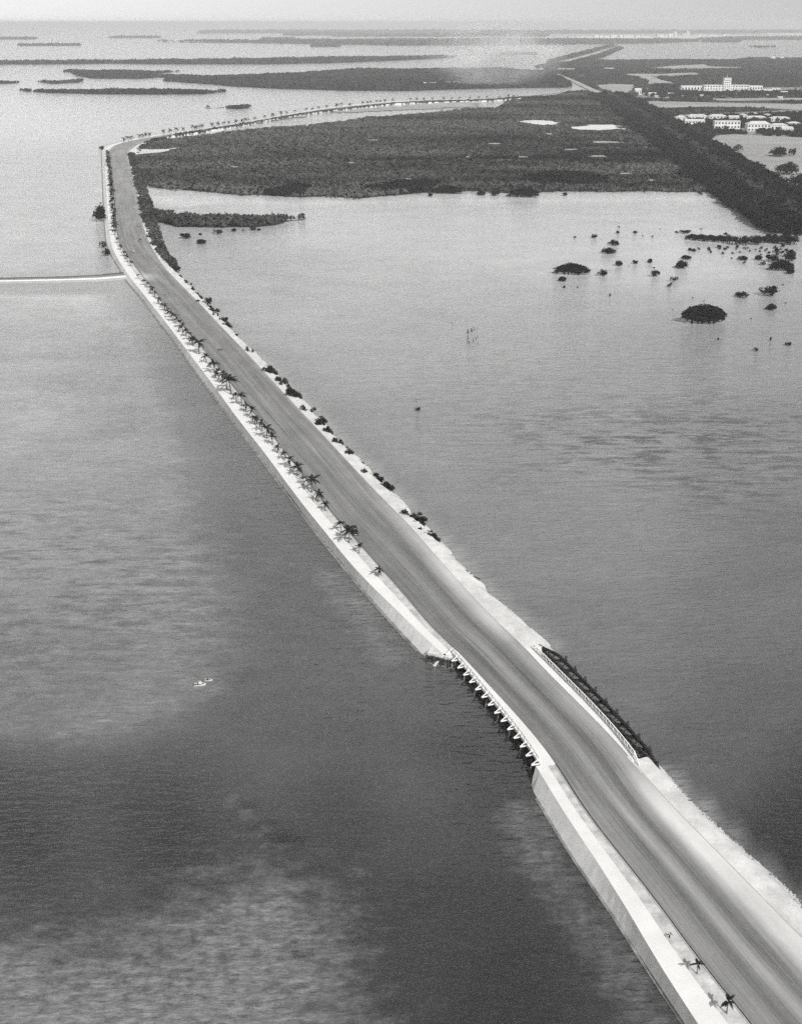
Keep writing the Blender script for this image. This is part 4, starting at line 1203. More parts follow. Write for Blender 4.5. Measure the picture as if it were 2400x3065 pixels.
zx = lambda v: 1900 + v * 0.2927
zy = lambda v: 200 + v * 0.2927
TOWN = [  # x0, x1, top, base in the enlarged view, depth, roof, rows, cols, label
    (415, 525, 498, 572, 12, 'hip', 2, 2, 'whitest cube-shaped two-storey house at the left end of the housing'),
    (510, 708, 535, 602, 10, 'gable', 2, 6, 'long two-storey house just right of the whitest cube house'),
    (540, 740, 485, 540, 12, 'hip', 1, 6, 'pale-roofed long house behind the long two-storey house'),
    (755, 935, 486, 552, 12, 'hip', 2, 5, 'hip-roofed house in the middle of the back row'),
    (808, 1070, 556, 632, 10, 'flat', 2, 8, 'long flat-topped white block with a bright right end facing the lagoon'),
    (960, 1060, 498, 556, 10, 'gable', 1, 3, 'small gabled house between the middle hip roof and the dark tree'),
    (1066, 1150, 480, 520, 10, 'hip', 1, 2, 'small house furthest back in the housing, left one of three'),
    (1140, 1335, 500, 550, 10, 'hip', 1, 6, 'bright long low house in the right half of the back row'),
    (1190, 1275, 468, 500, 12, 'hip', 1, 2, 'small house furthest back in the housing, middle one of three'),
    (1325, 1395, 478, 514, 10, 'hip', 1, 2, 'small house furthest back in the housing, right one of three'),
    (1385, 1580, 508, 556, 11, 'hip', 1, 6, 'long pale house under the trees at the back right of the housing'),
    (1145, 1380, 558, 658, 13, 'hip', 2, 7, 'largest hip-roofed house, above the bank of the lagoon'),
    (1385, 1560, 578, 640, 12, 'hip', 1, 5, 'house with a broad pale roof right of the largest hip-roofed house'),
    (1500, 1612, 612, 682, 12, 'gable', 2, 4, 'gabled house nearest the right edge of the picture'),
    (1565, 1690, 560, 610, 12, 'hip', 1, 4, 'pale house cut by the right edge of the picture'),
]
for x0, x1, t, b, d, rf, rw, cl, lab in TOWN:
    building(zx(x0), zx(x1), zy(b), (b - t) * 0.2927, d, lab, 'house', 'house', rf, rw, cl, group='houses of the lagoon-side housing')
hp = at(zx(930), zy(262), 0.8)
th = (262 - 122) * 0.2927 / ppm(hp)
building(zx(700), zx(1160), zy(262), 72 * 0.2927, 18, 'big white hotel with a square central tower and rows of windows', 'hotel', 'hotel', 'flat', 3, 16, tower=(0.02, 72 * 0.2927 / ppm(hp), th))
building(zx(470), zx(690), zy(250), 54 * 0.2927, 16, 'low white wing left of the towered hotel', 'building', 'hotel_wing', 'flat', 1, 7)
building(zx(1165), zx(1300), zy(242), 46 * 0.2927, 16, 'low white wing right of the towered hotel', 'building', 'hotel_wing', 'flat', 1, 5)
for x0, x1, t, b, lab in [(1312, 1400, 228, 275, 'gabled bungalow right of the hotel wing'), (1400, 1485, 216, 242, 'long pale bungalow behind the gabled bungalow'), (1495, 1560, 248, 285, 'small bungalow nearest the right edge below the hotel'),
                          (0, 62, 220, 285, 'steep pale house at the left end of the hotel grounds'), (60, 130, 214, 240, 'pale shed beside the steep house left of the hotel'), (380, 440, 236, 256, 'little white cabin left of the hotel wing'),
                          (930, 1120, 248, 275, 'long low pale annex in front of the hotel tower'), (140, 215, 262, 300, 'pale hut among trees in front of the hotel grounds'), (290, 410, 265, 298, 'low wide hut among trees in front of the hotel grounds'), (720, 760, 298, 318, 'tiny white shed beside the pale flat in front of the hotel')]:
    building(zx(x0), zx(x1), zy(b), (b - t) * 0.2927, 12, lab, 'house', 'bungalow', 'gable' if (x1 - x0) < 100 else 'hip', 1, 3 if x1 - x0 < 130 else 6)
for k, (px, py, w) in enumerate([(1945, 284, 12), (1964, 292, 10), (2060, 288, 14), (2100, 290, 10), (2165, 293, 13), (2205, 287, 11), (2255, 293, 14), (2300, 289, 12), (2335, 295, 13), (2362, 287, 12)]):
    building(px - w / 2, px + w / 2, py, 7, 9, 'small pale cottage among trees in front of the hotel, %s from the left' % nth(k + 1), 'house', 'cottage', 'gable', 1, 2, group='cottages among the hotel trees')
canopy('hotel_trees', [(1930, 286), (1960, 268), (2060, 280), (2150, 280), (2371, 278), (2560, 280), (2560, 294), (2110, 294), (1990, 300)], 'leaf_dark', r=3.6, h=5.5, cover=0.55, K=18, seed=55, gaps=0.4)
canopy('hotel_trees', [(1945, 262), (1985, 256), (2030, 262), (2040, 272), (1960, 274)], 'leaf_dark', r=4.0, h=7, cover=0.7, K=18, seed=56)
z2 = lambda x: 1200 + x * 0.7026
for x0, x1, b, h, lab in [(668, 738, 303, 11, 'long white shed where the far highway bends'), (866, 906, 300, 11, 'small white block alone in the scrub right of the highway bend'), (742, 776, 330, 9, 'white shed beside the highway below its bend')]:
    building(z2(x0), z2(x1), b * 0.7026, h * 0.7026, 14, lab, 'shed', 'shed', 'gable', 1, 4)
for x0, x1, b, h, lab in [(96, 150, 362, 12, 'long white building at the left of the flat island cluster'), (118, 142, 376, 7, 'little white hut at the water in front of the flat island cluster'), (185, 250, 360, 12, 'larger white building in the middle of the flat island cluster'), (255, 320, 368, 9, 'low white building at the right of the flat island cluster'), (493, 508, 362, 7, 'single white hut apart to the right of the flat island cluster')]:
    building(z2(x0), z2(x1), b * 0.7026, h * 0.7026, 16, lab, 'building', 'shore_building', 'gable', 1, 4)
# air station at the horizon
STN = [(612, 660, 165, 6), (670, 700, 164, 7), (705, 740, 164, 6), (745, 815, 163, 9), (822, 842, 161, 12), (846, 862, 161, 9), (866, 888, 161, 11), (894, 918, 160, 10), (930, 944, 160, 11), (948, 990, 159, 10), (1000, 1016, 159, 9), (1020, 1054, 159, 7),
       (1090, 1120, 158, 12), (1124, 1134, 157, 8), (1138, 1158, 157, 14), (1163, 1173, 156, 20), (1196, 1212, 150, 7), (1216, 1228, 150, 18), (1262, 1290, 153, 6), (1310, 1340, 153, 5), (1370, 1400, 153, 6)]
for k, (x0, x1, b, h) in enumerate(STN):
    big = h >= 14
    if k == 15: lab = 'tall white tower block of the air station, left of its water tower'
    elif k == 17: lab = 'tall narrow white water tower house of the air station'
    elif k == 0: lab = 'long low white shed at the left end of the air station'
    elif k == 3: lab = 'widest white hangar in the left half of the air station row'
    elif k == 14: lab = 'square white hangar just left of the tall tower block'
    elif k >= 18: lab = 'low white hut on the pale ground right of the water tower house'
    else: lab = 'white air station building in the row under the horizon'
    building(z2(x0), z2(x1), b * 0.7026, h * 0.7026, 60, lab, 'building', 'station_building', 'flat' if k % 3 else 'gable', 0, 0, group='white buildings of the air station')
def tank(px, py, w, label):
    c = at(px, py, 0.8); r = w / 2 / ppm(c)
    root = tag(empty('storage_tank', (c[0], c[1], 0.5)), label, 'tank', 'white tanks on the far shore')
    MB().tube([(0, 0, 0), (0, 0, r * 0.75)], [r, r], 20).build('shell', M['whitewash'], root)
    MB().tube([(0, 0, r * 0.76), (0, 0, r * 1.0), (0, 0, r * 1.15)], [r, r * 0.7, r * 0.1], 20).build('roof', M['whitewash'], root, True)
tank(2310, 179, 17, 'white domed tank on the far right shore, the left and flatter one')
tank(2337, 179, 14, 'white domed tank on the far right shore, the right one')

# ------------------------------------------------------------------ mangrove clumps standing in the water
def clump_meshes(seed, K, lobes, spread=0.75):
    rng = np.random.default_rng(seed)
    C, rr = [], []
    for i in range(lobes):
        a = rng.uniform(0, 6.28); q = spread * math.sqrt(rng.random())
        x, y = q * math.cos(a), q * math.sin(a)
        top = (1 - (q * q) * 0.75) * rng.uniform(0.55, 1.0)
        for lev in ((1.0, 0.5) if top > 0.55 else (1.0,)):
            C.append((x * 0.5, y * 0.5, top * 0.70 * lev)); rr.append(rng.uniform(0.11, 0.22))
    C = np.array(C); rr = np.array(rr)
    v, f, t = leaf_cloud(C, rr, np.full(len(C), 0.26), K, rr * 0.36, None, rng, 0.55)
    for q in (0, 1):
        lo, hi = np.percentile(v[:, q], 0.6), np.percentile(v[:, q], 99.4)
        v[:, q] = (v[:, q] - (lo + hi) / 2) / (hi - lo)
    v[:, 2] = np.maximum(v[:, 2] / np.percentile(v[:, 2], 99.3), 0.03)
    cm = mesh_np('crown', v, f, M['leaf_dark'], attrs={'tone': t})
    mb = MB()
    for c in C[: min(9, lobes)]:
        mb.tube([(c[0] * 0.8 + rng.normal(0, .03), c[1] * 0.8, -0.15), (c[0] * 0.9, c[1] * 0.9, 0.12), (c[0], c[1], c[2])], [0.022, 0.018, 0.01], 5)
    return cm, mb.mesh('prop_roots', M['root'])
CL = [clump_meshes(300 + i, 34, n) for i, n in enumerate((4, 7, 10, 16, 26, 12))]
BIGCL = clump_meshes(333, 60, 46)
LONG = clump_meshes(334, 44, 34)
def clump(px, py, wpx, hpx, label, mesh=None, group=None, cat='mangrove', deep=0.6, name='mangrove_clump', rz=None):
    c = at(px, py)
    k = ppm(c); w = wpx / k; h = hpx / (k * math.cos(dep(c))) * 1.0
    cm, rm = mesh or CL[random.randrange(len(CL))]
    rz = random.uniform(0, 6.28) if (rz is None and mesh is None) else (rz or 0)
    root = tag(empty(name, (c[0], c[1], 0)), label, cat, group)
    sc = (w, w * deep, h) if mesh is not None else (w * 1.05, w * 1.05, h)
    for nm, me in (('crown', cm), ('prop_roots', rm)):
        o = link(nm, me, root)
        if nm == 'prop_roots': tag(o, kind='stuff')
        o.scale = sc
        o.rotation_euler = (0, 0, rz)
    return root
q4 = lambda x, y, w, h: (1600 + x * .4684, 400 + y * .4684, w * .4684, h * .4684)
q3 = lambda x, y, w, h: (200 + x * .41, 400 + y * .41, w * .41, h * .41)
G = 'mangrove clumps standing in the right lagoon'
for args, lab, me in [
    ((1075, 1206, 262, 104), 'biggest domed mangrove clump standing alone in the right lagoon', BIGCL), ((230, 897, 205, 64), 'long hedge-like mangrove clump at the left of the lagoon group', LONG),
    ((340, 884, 40, 16), 'low tuft touching the right tip of the long hedge-like clump', None), ((175, 943, 46, 30), 'small clump just below the left end of the long hedge-like clump', None),
    ((430, 908, 60, 38), 'round clump right of the long hedge-like clump', None), ((505, 716, 66, 34), 'flat-topped clump, upper of the close pair above the long hedge-like clump', None),
    ((470, 764, 80, 34), 'flat-topped clump, lower of the close pair above the long hedge-like clump', None), ((537, 845, 44, 32), 'small clump above the round clump right of the hedge-like one', None),
    ((640, 833, 38, 24), 'small neat clump between the flat pair and the leaning sprig', None), ((733, 828, 30, 28), 'small leaning sprig left of the tall ragged clump', None),
    ((770, 913, 54, 40), 'round-topped clump in the middle of the lagoon group', None), ((935, 860, 76, 46), 'ragged clump, lower half of the tall ragged pair', None), ((965, 803, 58, 26), 'ragged clump, upper half of the tall ragged pair', None),
    ((890, 946, 46, 34), 'loose clump, upper of the pair below the tall ragged pair', None), ((862, 982, 36, 30), 'compact clump, lower of the pair below the tall ragged pair', None),
    ((1320, 1045, 84, 34), 'flat clump on visible stilt roots right of the biggest clump', None), ((1497, 1032, 122, 54), 'large spreading clump near the right edge above the small one', None),
    ((1508, 1126, 60, 36), 'small dense clump right of the biggest domed one', None), ((1410, 1392, 32, 26), 'lone small mangrove on a stem, lowest in the right lagoon', None), ((1615, 1354, 40, 22), 'thin sprig at the right edge level with the lone small mangrove', None),
    ((958, 636, 70, 20), 'flat dark clump just above the left end of the mangrove belt', None), ((378, 668, 36, 26), 'small clump furthest to the upper left of the lagoon group', None),
    ((1327, 806, 64, 24), 'low dark clump under the middle of the mangrove belt', None), ((1427, 808, 46, 32), 'double-headed clump under the right half of the mangrove belt', None), ((1515, 820, 78, 48), 'dense block-shaped clump under the right half of the mangrove belt', None),
    ((1455, 840, 36, 24), 'small clump below the double-headed one', None), ((1570, 874, 150, 62), 'big low clump at the right edge under the block-shaped clump', LONG), ((1625, 812, 74, 62), 'tall clump at the right edge beside the block-shaped clump', None),
    ((1550, 776, 40, 30), 'small clump on top of the block-shaped clump', None), ((1630, 896, 44, 34), 'clump at the right edge below the big low clump', None), ((1630, 632, 62, 34), 'clump at the right edge above the mangrove belt', None), ((1590, 622, 34, 18), 'thin scrub left of the clump above the mangrove belt', None)]:
    clump(*q4(*args), lab, me, G, deep=0.5)
for args in [(255, 668, 18, 14), (535, 602, 16, 14), (527, 640, 26, 20), (640, 637, 26, 16), (750, 661, 14, 10), (905, 633, 20, 10), (1062, 613, 16, 10), (760, 859, 16, 8), (187, 986, 16, 14), (272, 986, 10, 10), (480, 1040, 14, 18), (1170, 1320, 12, 18),
             (1503, 1325, 10, 26), (1080, 1075, 10, 8), (1007, 1050, 12, 6), (1338, 830, 22, 16), (600, 848, 8, 8), (1255, 800, 12, 10), (1380, 1185, 12, 8), (1583, 970, 12, 10), (1600, 1085, 12, 8), (1415, 565, 10, 8), (1455, 568, 14, 6), (880, 1128, 6, 8), (688, 655, 8, 8), (800, 610, 8, 6)]:
    clump(*q4(*args), 'tiny mangrove sprig poking out of the right lagoon', None, 'tiny sprigs in the right lagoon', name='mangrove_sprig')
for kk_, args in enumerate([(1005, 678, 90, 34), (1060, 684, 100, 38), (1120, 690, 100, 40), (1180, 694, 90, 42), (1240, 700, 80, 48), (1300, 712, 80, 54), (1360, 712, 80, 60), (1420, 708, 70, 56), (1480, 696, 70, 48), (1530, 700, 70, 52), (1590, 706, 90, 62), (1640, 710, 80, 66), (1218, 650, 24, 18), (1490, 664, 30, 24)]):
    lab = 'mangrove of the dark lagoon belt, %s from its left end' % nth(kk_ + 1) if kk_ < 12 else 'small mangrove standing up behind the %s of the dark lagoon belt' % ('left half', 'right half')[kk_ - 12]
    clump(*q4(*args), lab, LONG if args[2] > 85 else None, 'mangroves of the dark lagoon belt', deep=0.35)
for i in range(46):
    x = random.uniform(980, 1640); y = random.gauss(748, 13) + max(0, (x - 1300) * 0.02)
    sz = random.uniform(9, 26)
    clump(*q4(x, y, sz, sz * 0.8), 'scattered small mangrove just below the dark lagoon belt', None, 'small mangroves below the belt', name='mangrove_sprig')
for args, lab in [((870, 766, 76, 40), 'left one of the three round clumps off the mangrove spit'), ((985, 805, 68, 34), 'lowest of the three round clumps off the mangrove spit'), ((1107, 737, 64, 40), 'right one of the three round clumps off the mangrove spit'),
                  ((975, 740, 26, 14), 'tiny tuft in the middle of the three round clumps'), ((1220, 714, 36, 22), 'pale tuft hugging the spit right of the three round clumps'), ((1360, 706, 40, 24), 'tuft under the middle of the mangrove spit'), ((1405, 706, 26, 14), 'small tuft right under the tip half of the spit'), ((1290, 713, 14, 18), 'thin tuft left of the tuft under the middle of the spit')]:
    clump(*q3(*args), lab, None, 'clumps off the mangrove spit')
for args, lab in [((245, 640, 86, 108), 'large dark tree growing from the water against the outside of the seawall'), ((268, 838, 52, 54), 'upper bush of the pair outside the seawall above the side causeway'), ((294, 892, 52, 54), 'lower bush of the pair outside the seawall above the side causeway'), ((258, 118, 40, 30), 'dark bush at the outer corner of the seawall bend'), ((249, 515, 14, 16), 'small bush outside the seawall above the large dark tree')]:
    clump(*q3(*args), lab, CL[4] if args[2] > 80 else None, 'bushes outside the seawall', deep=1.0)
for px, py, w, h, lab in [(1340, 579, 80, 22, 'dark low clump off the middle of the mangrove shore'), (1565, 590, 88, 26, 'larger dark clump off the mangrove shore right of the low one'), (1482, 586, 22, 14, 'small tuft between the two dark shore clumps'), (1440, 584, 26, 12, 'flat tuft left of the small tuft off the shore'), (1288, 588, 14, 10, 'tiny tuft off the left part of the mangrove shore'),
                          (2093, 584, 16, 12, 'tiny tuft off the right end of the mangrove shore'), (2168, 583, 22, 10, 'low tuft by the light track at the shore end'), (1690, 586, 14, 10, 'tiny tuft off the right half of the mangrove shore')]:
    clump(px, py, w, h, lab, LONG if w > 60 else None, 'tufts off the mangrove shore', deep=0.4)
for px, py, w, h, lab in [(2207, 454, 34, 18, 'round clump in the pale lagoon below the houses'), (2168, 448, 22, 12, 'thin clump left of the round one in the pale lagoon'), (2327, 470, 44, 26, 'wide clump at the right of the pale lagoon'), (2368, 468, 22, 22, 'clump at the right edge of the pale lagoon'), (2350, 524, 64, 34, 'large dark clump in the lower corner of the pale lagoon'), (2390, 560, 60, 34, 'dark clump at the edge below the large corner clump')]:
    clump(px, py, w, h, lab, None, 'clumps in the pale lagoon').location.z = 0.7
# ragged fringe of young mangroves along the shore, too many to count
v, f, t = [], [], []
C = []
L = [np.array(p) for p in poly_world(SHORE)]
for a, b in zip(L, L[1:]):
    for _ in range(int(np.linalg.norm(b - a) / 2.4)):
        q = a + (b - a) * random.random()
        C.append((q[0] + random.gauss(0, 1.5), q[1] - abs(random.gauss(0, 4.5)), random.uniform(0.5, 1.3)))
C = np.array(C)
v, f, t = leaf_cloud(C, RNG.uniform(0.7, 1.9, len(C)), RNG.uniform(0.6, 1.5, len(C)), 12, RNG.uniform(0.4, 0.8, len(C)))
tag(link('mangrove_fringe', mesh_np('mangrove_fringe', v, f, M['leaf'], attrs={'tone': t})), kind='stuff')

# ------------------------------------------------------------------ shore bushes on the right bank
def bush_meshes(seed, lobes, K):
    rng = np.random.default_rng(seed)
    C = np.stack([rng.uniform(-.42, .42, lobes), rng.uniform(-.3, .3, lobes), rng.uniform(.12, .45, lobes)], -1)
    rr = rng.uniform(0.12, 0.22, lobes)
    v, f, t = leaf_cloud(C, rr, rr * 1.3, K + 14, rr * 0.40, None, rng, 0.45)
    return mesh_np('foliage', v, f, M['bush'], attrs={'tone': t}), \
        MB().tube([(0, 0, -.1), (.05, 0, .3)], [.03, .015], 5).tube([(.1, .05, -.1), (-.1, 0, .35)], [.03, .015], 5).tube([(-.1, -.05, -.1), (-.25, 0, .3)], [.03, .015], 5).mesh('stems', M['root'])
BU = [bush_meshes(400 + i, n, 30) for i, n in enumerate((7, 12, 17, 10))]
zz5 = lambda x, y: (400 + x * .527, 1000 + y * .527)
SB = [(667, 122, 42, 34), (710, 172, 16, 10), (776, 236, 62, 38), (838, 290, 50, 34), (862, 315, 45, 30), (886, 345, 48, 34), (912, 376, 62, 42), (936, 398, 26, 14), (997, 460, 58, 40), (1066, 528, 70, 44), (1105, 580, 40, 40), (1157, 640, 44, 36),
      (1196, 656, 32, 18), (1220, 695, 66, 30), (1248, 722, 16, 12), (1300, 742, 16, 12), (1350, 820, 72, 36), (1390, 842, 46, 26), (1440, 886, 58, 30)]
for k, (x, y, w, h) in enumerate(SB):
    px, py = zz5(x, y)
    s, d = to_sd(at(px, py, 0.8))
    c = at(px, py, 0.5)
    kk = ppm(c)
    sz = 'large' if w > 55 else ('medium' if w > 35 else 'small')
    lab = '%s dark bush on the right bank, %s down from the hedge towards the bridge' % (sz, ['first', 'second', 'third', 'fourth', 'fifth', 'sixth', 'seventh', 'eighth', 'ninth', 'tenth', 'eleventh', 'twelfth', 'thirteenth', 'fourteenth', 'fifteenth', 'sixteenth', 'seventeenth', 'eighteenth', 'nineteenth'][k])
    root = tag(empty('shore_bush', c, random.uniform(-.6, 0.2) - 0.8), lab, 'bush', 'bushes along the right bank')
    fm, sm = BU[k % 4]
    for nm, me in (('foliage', fm), ('stems', sm)):
        o = link(nm, me, root)
        o.scale = (w * .527 / kk * 1.75, w * .527 / kk * 1.3, h * .527 / kk * 2.3)
NB = [(1232, 1556, 30, 22), (1244, 1567, 34, 18), (1253, 1578, 22, 14), (1263, 1595, 16, 12), (1273, 1600, 22, 14), (1281, 1613, 20, 14), (1301, 1620, 24, 14), (1206, 1545, 12, 8), (1214, 1557, 14, 8)]
for k, (px, py, w, h) in enumerate(NB):
    c = at(px, py, 0.7); kk = ppm(c)
    root = tag(empty('shore_bush', c, random.uniform(-1.4, -0.4)), 'dry twiggy bush in the straggling patch on the right bank nearest the bridge', 'bush', 'dry bushes on the right bank')
    fm, sm = BU[k % 4]
    for nm, me in (('foliage', fm), ('stems', sm)):
        o = link(nm, me, root); o.scale = (w / kk * 2.3, w / kk * 1.2, h / kk * 2.4)
NF = [(520, 803, 26, 14), (524, 812, 26, 12), (540, 832, 12, 8), (556, 848, 16, 9), (566, 856, 22, 10), (578, 874, 14, 14), (588, 886, 14, 10), (600, 896, 18, 10), (606, 912, 26, 14), (622, 914, 22, 20), (630, 929, 20, 12), (640, 937, 24, 12), (648, 955, 18, 16), (666, 968, 24, 16), (681, 982, 26, 14), (688, 997, 12, 8), (696, 1000, 10, 8), (706, 1008, 10, 8)]
for k, (px, py, w, h) in enumerate(NF):
    c = at(px, py, 0.5); kk = ppm(c)
    root = tag(empty('shore_bush', c, random.uniform(-1.4, 0)), 'small straggling bush on the right bank, %s below the end of the mangrove hedge' % nth(k + 1), 'bush', 'straggling bushes below the hedge')
    fm, sm = BU[k % 4]
    for nm, me in (('foliage', fm), ('stems', sm)):
        o = link(nm, me, root); o.scale = (w / kk * 1.5, w / kk * 1.1, h / kk * 1.9)

# ------------------------------------------------------------------ coconut palms
def frond_mesh(L, arch, seed, pairs=15):
    rng = random.Random(seed)
    mb = MB()
    pts = []
    for i in range(9):
        t = i / 8
        pts.append(Vector((L * (t - 0.12 * t * t * arch), 0, L * (0.55 * t - (0.55 + 0.45 * arch) * t * t))))
    mb.tube(pts, [0.03 * (1 - 0.8 * i / 8) for i in range(9)], 4)
    for k in range(pairs):
        t = 0.16 + 0.84 * k / (pairs - 1)
        i = min(7, int(t * 8)); ft = t * 8 - i
        p = pts[i].lerp(pts[i + 1], ft); d = (pts[i + 1] - pts[i]).normalized()
        ll = L * 0.34 * math.sin(math.pi * (0.15 + 0.8 * t)) * rng.uniform(.85, 1.1)
        for sd in (-1, 1):
            out = (Vector((0, sd, 0)) * 0.8 + d * 0.6 + Vector((0, 0, -0.38))).normalized()
            w = d * 0.085 * L * 0.85
            b = len(mb.v)
            mb.v += [tuple(p - w), tuple(p + w), tuple(p + out * ll + w * 0.3)]
            mb.f.append((b, b + 1, b + 2))
    return mb.mesh('frond', M['palm_leaf'])
FR = [frond_mesh(1.75, a, i) for i, a in enumerate((0.5, 0.9, 1.2, 1.6))]
def trunk_mesh(h, bend, seed):
    pts = [(bend * h * t * t, bend * 0.4 * h * t, h * t - (0.2 if t == 0 else 0)) for t in (0, .25, .5, .75, 1)]
    return MB().tube(pts, [0.19, 0.13, 0.115, 0.105, 0.09], 8).mesh('trunk', M['bark']), pts[-1]
TRK = [trunk_mesh(2.5, b, i) for i, b in enumerate((0.03, 0.12, -0.10, 0.06))]
# simple crown of the far palms: all fronds in one mesh
def crown_mesh(seed, n=11):
    rng = random.Random(seed)
    V, F = [], []
    for i in range(n):
        src = FR[rng.randrange(4)]
        a = 6.283 * i / n + rng.uniform(-.25, .25); tilt = rng.uniform(-0.9, 0.35)
        Mx = Matrix.Rotation(a, 3, 'Z') @ Matrix.Rotation(tilt, 3, 'Y')
        b = len(V)
        V += [tuple(Mx @ v.co) for v in src.vertices]
        F += [tuple(b + j for j in p.vertices) for p in src.polygons]
    me = bpy.data.meshes.new('crown'); me.from_pydata(V, [], F); me.materials.append(M['palm_leaf']); me.update()
    return me
CRW = [crown_mesh(i) for i in range(5)]

def palm(base, height, label, group, near=True, wide=1.0, fronds=11, lean=None, z=None, tilt=0.0):
    v = random.randrange(4)
    tm, top = TRK[v]
    root = tag(empty('coconut_palm', base, random.uniform(0, 6.28)), label, 'palm', group)
    k = height / 3.3
    o = link('trunk', tm, root); o.scale = (k, k, k)
    top = Vector(top) * k
    if near:
        for i in range(fronds):
            fo = link('frond', FR[random.randrange(4)], root)
            fo.location = top
            up = random.uniform(-1.25, 0.2)
            fo.rotation_euler = (0, up, 6.283 * i / fronds + random.uniform(-.3, .3))
            sc = k * wide * random.uniform(.75, 1.12)
            fo.scale = (sc, sc, sc)
    else:
        co = link('crown', CRW[random.randrange(5)], root)
        co.location = top; co.rotation_euler = (0, 0, random.uniform(0, 6.28)); co.scale = (k * wide,) * 3
    return root

PALM5 = [(338, 68, 50), (372, 115, 80), (415, 165, 52), (438, 192, 30), (461, 222, 66), (484, 252, 46), (507, 280, 70), (530, 313, 72), (554, 343, 100), (584, 376, 40), (616, 408, 74), (641, 443, 46), (677, 480, 60), (689, 515, 50), (731, 551, 60), (757, 593, 70), (790, 630, 60), (820, 676, 42), (858, 715, 46), (892, 760, 58),
         (930, 806, 66), (966, 856, 50), (1012, 900, 86), (1048, 955, 62), (1090, 1005, 40), (1180, 1126, 60), (1223, 1186, 84), (1280, 1247, 52), (1388, 1378, 52)]
PALM3 = [(525, 1062, 32), (572, 1108, 40), (592, 1124, 36), (612, 1150, 26), (628, 1170, 48), (645, 1197, 42), (675, 1247, 46), (698, 1272, 34), (716, 1296, 50), (740, 1322, 44), (758, 1346, 50), (778, 1372, 60), (802, 1388, 40), (824, 1418, 56), (850, 1452, 60), (872, 1482, 56), (894, 1512, 60), (922, 1547, 60)]
PALM3U = [(470, 970, 40), (447, 940, 44), (436, 918, 34), (420, 896, 40), (396, 848, 34), (372, 800, 36), (353, 742, 46)]
palms = [(400 + x * .527, 1000 + y * .527, h * .527) for x, y, h in PALM5[::-1]] + [(200 + x * .41, 400 + y * .41, h * .41) for x, y, h in PALM3[::-1]] + [(200 + x * .41, 400 + y * .41, h * .41) for x, y, h in PALM3U]
ORD = ['first', 'second', 'third', 'fourth', 'fifth', 'sixth', 'seventh', 'eighth', 'ninth', 'tenth', 'eleventh', 'twelfth', 'thirteenth', 'fourteenth', 'fifteenth', 'sixteenth', 'seventeenth', 'eighteenth', 'nineteenth', 'twentieth']
PG = 'young coconut palms along the seawall promenade'
for k, (px, py, h) in enumerate(palms):
    c = at(px, py, ZW - 0.05)
    H = h / (ppm(c) * math.cos(dep(c))) * 1.02
    size = 'tall' if H > 4.6 else ('short' if H < 3.1 else 'middling')
    if k == 0: lab = 'short palm nearest the bridge, at the lower end of the promenade row'
    elif k == 1: lab = 'small palm between the one nearest the bridge and the parked car'
    elif k == 2: lab = 'tall palm standing directly in front of the parked black car'
    elif k < 23: lab = '%s promenade palm, %s beyond the parked black car' % (size, ORD[k - 3])
    elif k < len(PALM5) + len(PALM3): lab = '%s promenade palm, %s on this side of the side causeway junction' % (size, ORD[len(PALM5) + len(PALM3) - 1 - k] if len(PALM5) + len(PALM3) - 1 - k < 20 else 'twenty-' + ORD[len(PALM5) + len(PALM3) - 21 - k])
    else: lab = '%s promenade palm, %s beyond the side causeway junction' % (size, ORD[k - len(PALM5) - len(PALM3)])
    palm(c, max(2.3, H), lab, PG, near=True, wide=1.2 * random.uniform(.85, 1.12) if H < 5 else 1.1, fronds=random.choice((10, 11, 12, 13)))
# crowded upper row, up to the bend
s0, s1 = s_of(347, 690), s_of(331, 462)
n = 40
for k in range(n):
    s = s0 + (s1 - s0) * (k + random.uniform(-.2, .2)) / (n - 1)
    palm(pos(s, -0.9 + random.uniform(-.25, .25), ZW - 0.05), random.uniform(3.4, 5.2), 'palm in the crowded dark row below the bend, %s up from the junction palms' % nth(k + 1), 'palms crowded along the upper seawall', near=False, wide=1.2)
FARP = [(515, 605), (530, 600), (545, 597), (585, 590), (600, 588), (615, 585), (630, 582), (690, 573), (720, 569), (745, 565), (770, 560), (805, 554), (815, 552), (830, 550), (845, 548), (880, 541), (905, 537), (935, 534), (950, 531), (980, 526), (1005, 522), (1020, 520), (1045, 518), (1075, 513), (1105, 505), (1145, 499), (1185, 492), (1205, 488), (1240, 482), (1280, 474), (1310, 470), (1335, 466), (1360, 461), (1385, 455), (1405, 452), (1520, 444), (1540, 442), (1565, 441), (1595, 439), (1620, 438), (1650, 437), (1690, 435)]
FARP = [(x * .7026, y * .7026) for x, y in FARP] + [(1200 + x * .7026, y * .7026) for x, y in ((30, 429), (50, 427), (80, 426), (115, 425), (150, 423), (185, 422), (215, 421), (250, 419), (285, 418), (315, 417), (350, 415), (380, 413), (410, 412))]
for k, (px, py) in enumerate(FARP):
    c = at(px, py, ZW)
    s, d = to_sd(c)
    dd = float(np.interp(s, S, D2)) * 0.55
    p = pos(s, dd, ZW - 0.05)
    palm(p, random.uniform(4.0, 5.6), 'small far palm on the seawall, %s beyond the bend' % nth(k + 1), 'far palms beyond the seawall bend', near=False, wide=1.35)
for px, py, h, lab in [(1009, 326, 17, 'taller dark tree on the far seawall, left one of two'), (1046, 323, 15, 'taller dark tree on the far seawall, right one of two')]:
    c = at(px, py, ZW); palm(c, h / ppm(c), lab, 'tall trees on the far seawall', near=False, wide=0.9)
